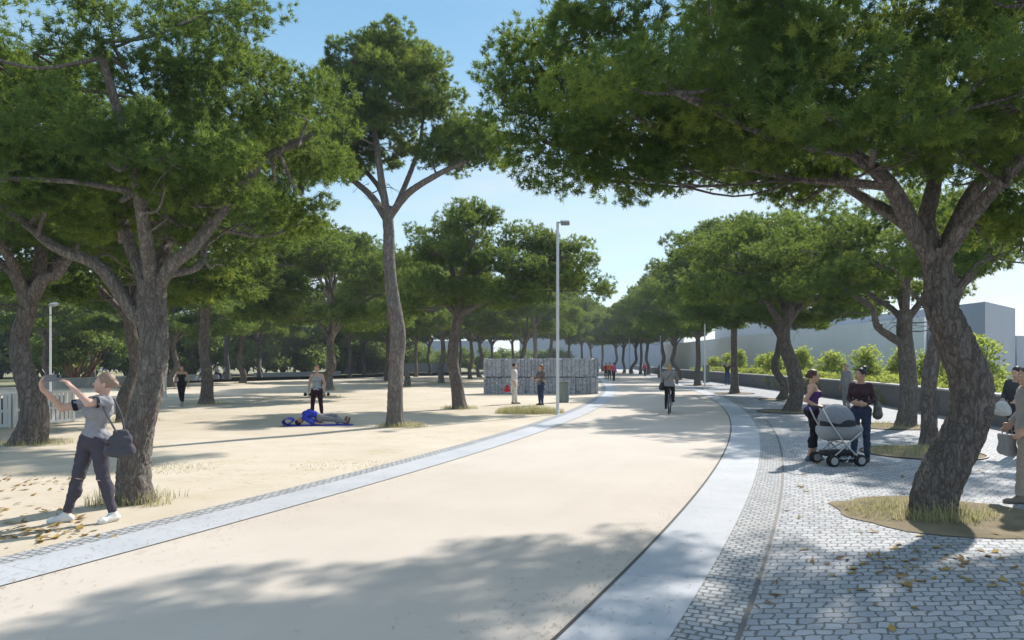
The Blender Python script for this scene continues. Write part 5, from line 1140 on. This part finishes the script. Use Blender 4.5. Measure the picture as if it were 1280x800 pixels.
patch(B0.x-.15, B0.y-.42, .42, .22, 230, .08, .32); patch(B0.x-.62, B0.y-.05, .48, .40, 300, .04, .20); patch(B0.x+.35, B0.y-.15, .3, .35, 160, .06, .22); patch(B0.x-.2, B0.y+.4, .8, .4, 300, .05, .2); patch(B0.x, B0.y, 1.1, 1.05, 140, .02, .10)
patch(B1.x-.22, B1.y-.15, .36, .25, 130, .10, .38); patch(B1.x+.22, B1.y-.15, .30, .2, 60, .08, .30); patch(B1.x, B1.y+.25, .6, .3, 70, .08, .25)
patch(B2.x+.2, B2.y-.1, .75, .45, 420, .08, .28, .25); patch(B3.x, B3.y, 1.0, .7, 420, .06, .22, .3); patch(B4.x, B4.y, .75, .6, 360, .08, .28, .3)
g1 = G(662, 516.5); patch(g1.x, g1.y, 1.25, .62, 1500, .16, .42); g2 = G(640, 514.5); patch(g2.x, g2.y, .55, .4, 350, .1, .3)
patch(8.25, 14.5, 1.0, 1.0, 700, .05, .26); patch(B5.x-.5, B5.y-.1, .95, .9, 420, .05, .22); patch(B7.x, B7.y, .9, .9, 260, .04, .16)
for u, v in ((258, 505), (412, 488), (160, 527), (403, 496), (508, 483), (552, 479), (303, 479)):
    p = G(u, v); patch(p.x, p.y, 1.1, .8, 200, .08, .3, .2)
for u, v in ((440, 500), (224, 497), (185, 588), (430, 582), (205, 585)):
    p = G(u, v); patch(p.x, p.y, 1.0, .75, 260, .008, .05)
o = grass('grass', BL, 56)
def leaves(pts, seed):
    rng = np.random.default_rng(seed); V = []; T = []
    for (x, y, z) in pts:
        an = rng.uniform(0, 6.28); L_ = rng.uniform(.07, .16); w_ = L_*rng.uniform(.3, .5); c_, s_ = math.cos(an), math.sin(an); cu = rng.uniform(.01, .035)
        P = [(-L_/2, 0, .004), (-.1*L_, -w_/2, cu*.5), (L_/2, 0, cu), (-.1*L_, w_/2, cu*.6)]
        V += [(x+p[0]*c_-p[1]*s_, y+p[0]*s_+p[1]*c_, z+p[2]) for p in P]; T += [rng.uniform(0, 1)]*4
    me = mesh_np('fallen_leaves', V, np.arange(len(V)).reshape(-1, 4), False); at = me.attributes.new('tint', 'FLOAT', 'POINT'); at.data.foreach_set('value', np.array(T, np.float32))
    return tag(link('fallen_leaves', me, M_leaf), kind='stuff')
LP = []
for _ in range(85):
    p = G(rng.normal(1165, 75), rng.normal(706, 20)); LP.append((p.x, p.y, .006))
for _ in range(10):
    p = G(rng.normal(1240, 22), rng.normal(588, 5)); LP.append((p.x, p.y, .006))
for _ in range(120):
    p = G(rng.uniform(-30, 105), rng.choice([rng.normal(604, 6), rng.normal(648, 12)])); LP.append((p.x, p.y, .003))
for _ in range(50):
    p = G(rng.normal(60, 40), rng.normal(668, 6)); LP.append((p.x, p.y, .003))
for _ in range(80):
    y = rng.uniform(4.5, 22); LP.append((PR(y)+1.3+abs(rng.normal(0, 2.2)), y, .008))
leaves(LP, 57)
NV = []
for _ in range(9000):
    y = 4.2+22*rng.random()**1.6; k_ = rng.random(); z = .016
    x = PL(y)-rng.exponential(1.0) if k_ < .35 else PL(y)+rng.exponential(.35) if k_ < .5 else PR(y)-rng.exponential(.35) if k_ < .65 else PR(y)+rng.uniform(0, 1.2) if k_ < .75 else PR(y)+1.2+rng.exponential(2.2)
    if k_ < .35 and x < PL(y)-.95: z = .004
    a = rng.uniform(0, 6.28); L_ = rng.uniform(.03, .07); d = np.array([math.cos(a)*L_, math.sin(a)*L_, 0]); n_ = np.array([-d[1], d[0], 0])*.045; p = np.array([x, y, z])
    NV += [p-n_, p+n_, p+d+np.array([0, 0, .004])]
me = mesh_np('needle_litter', NV, np.arange(len(NV)).reshape(-1, 3), False); tag(link('needle_litter', me, plain('dry_needles', (.20, .12, .06), .9, 0, .3)), kind='stuff')

# ------------------------------------------------------------------ thin sunlit haze
hz = MB().box((0, 420, 9), (1900, 1000, 20.4)).build('haze', None); tag(hz, kind='stuff')
hm = bpy.data.materials.new('thin_haze'); hm.use_nodes = True; ht = hm.node_tree
ht.nodes.remove(ht.nodes['Principled BSDF']); pv = ht.nodes.new('ShaderNodeVolumePrincipled')
pv.inputs['Color'].default_value = (.80, .88, .97, 1); pv.inputs['Density'].default_value = .0006; pv.inputs['Anisotropy'].default_value = .2
ht.links.new(pv.outputs[0], ht.nodes['Material Output'].inputs['Volume']); hz.data.materials.append(hm)
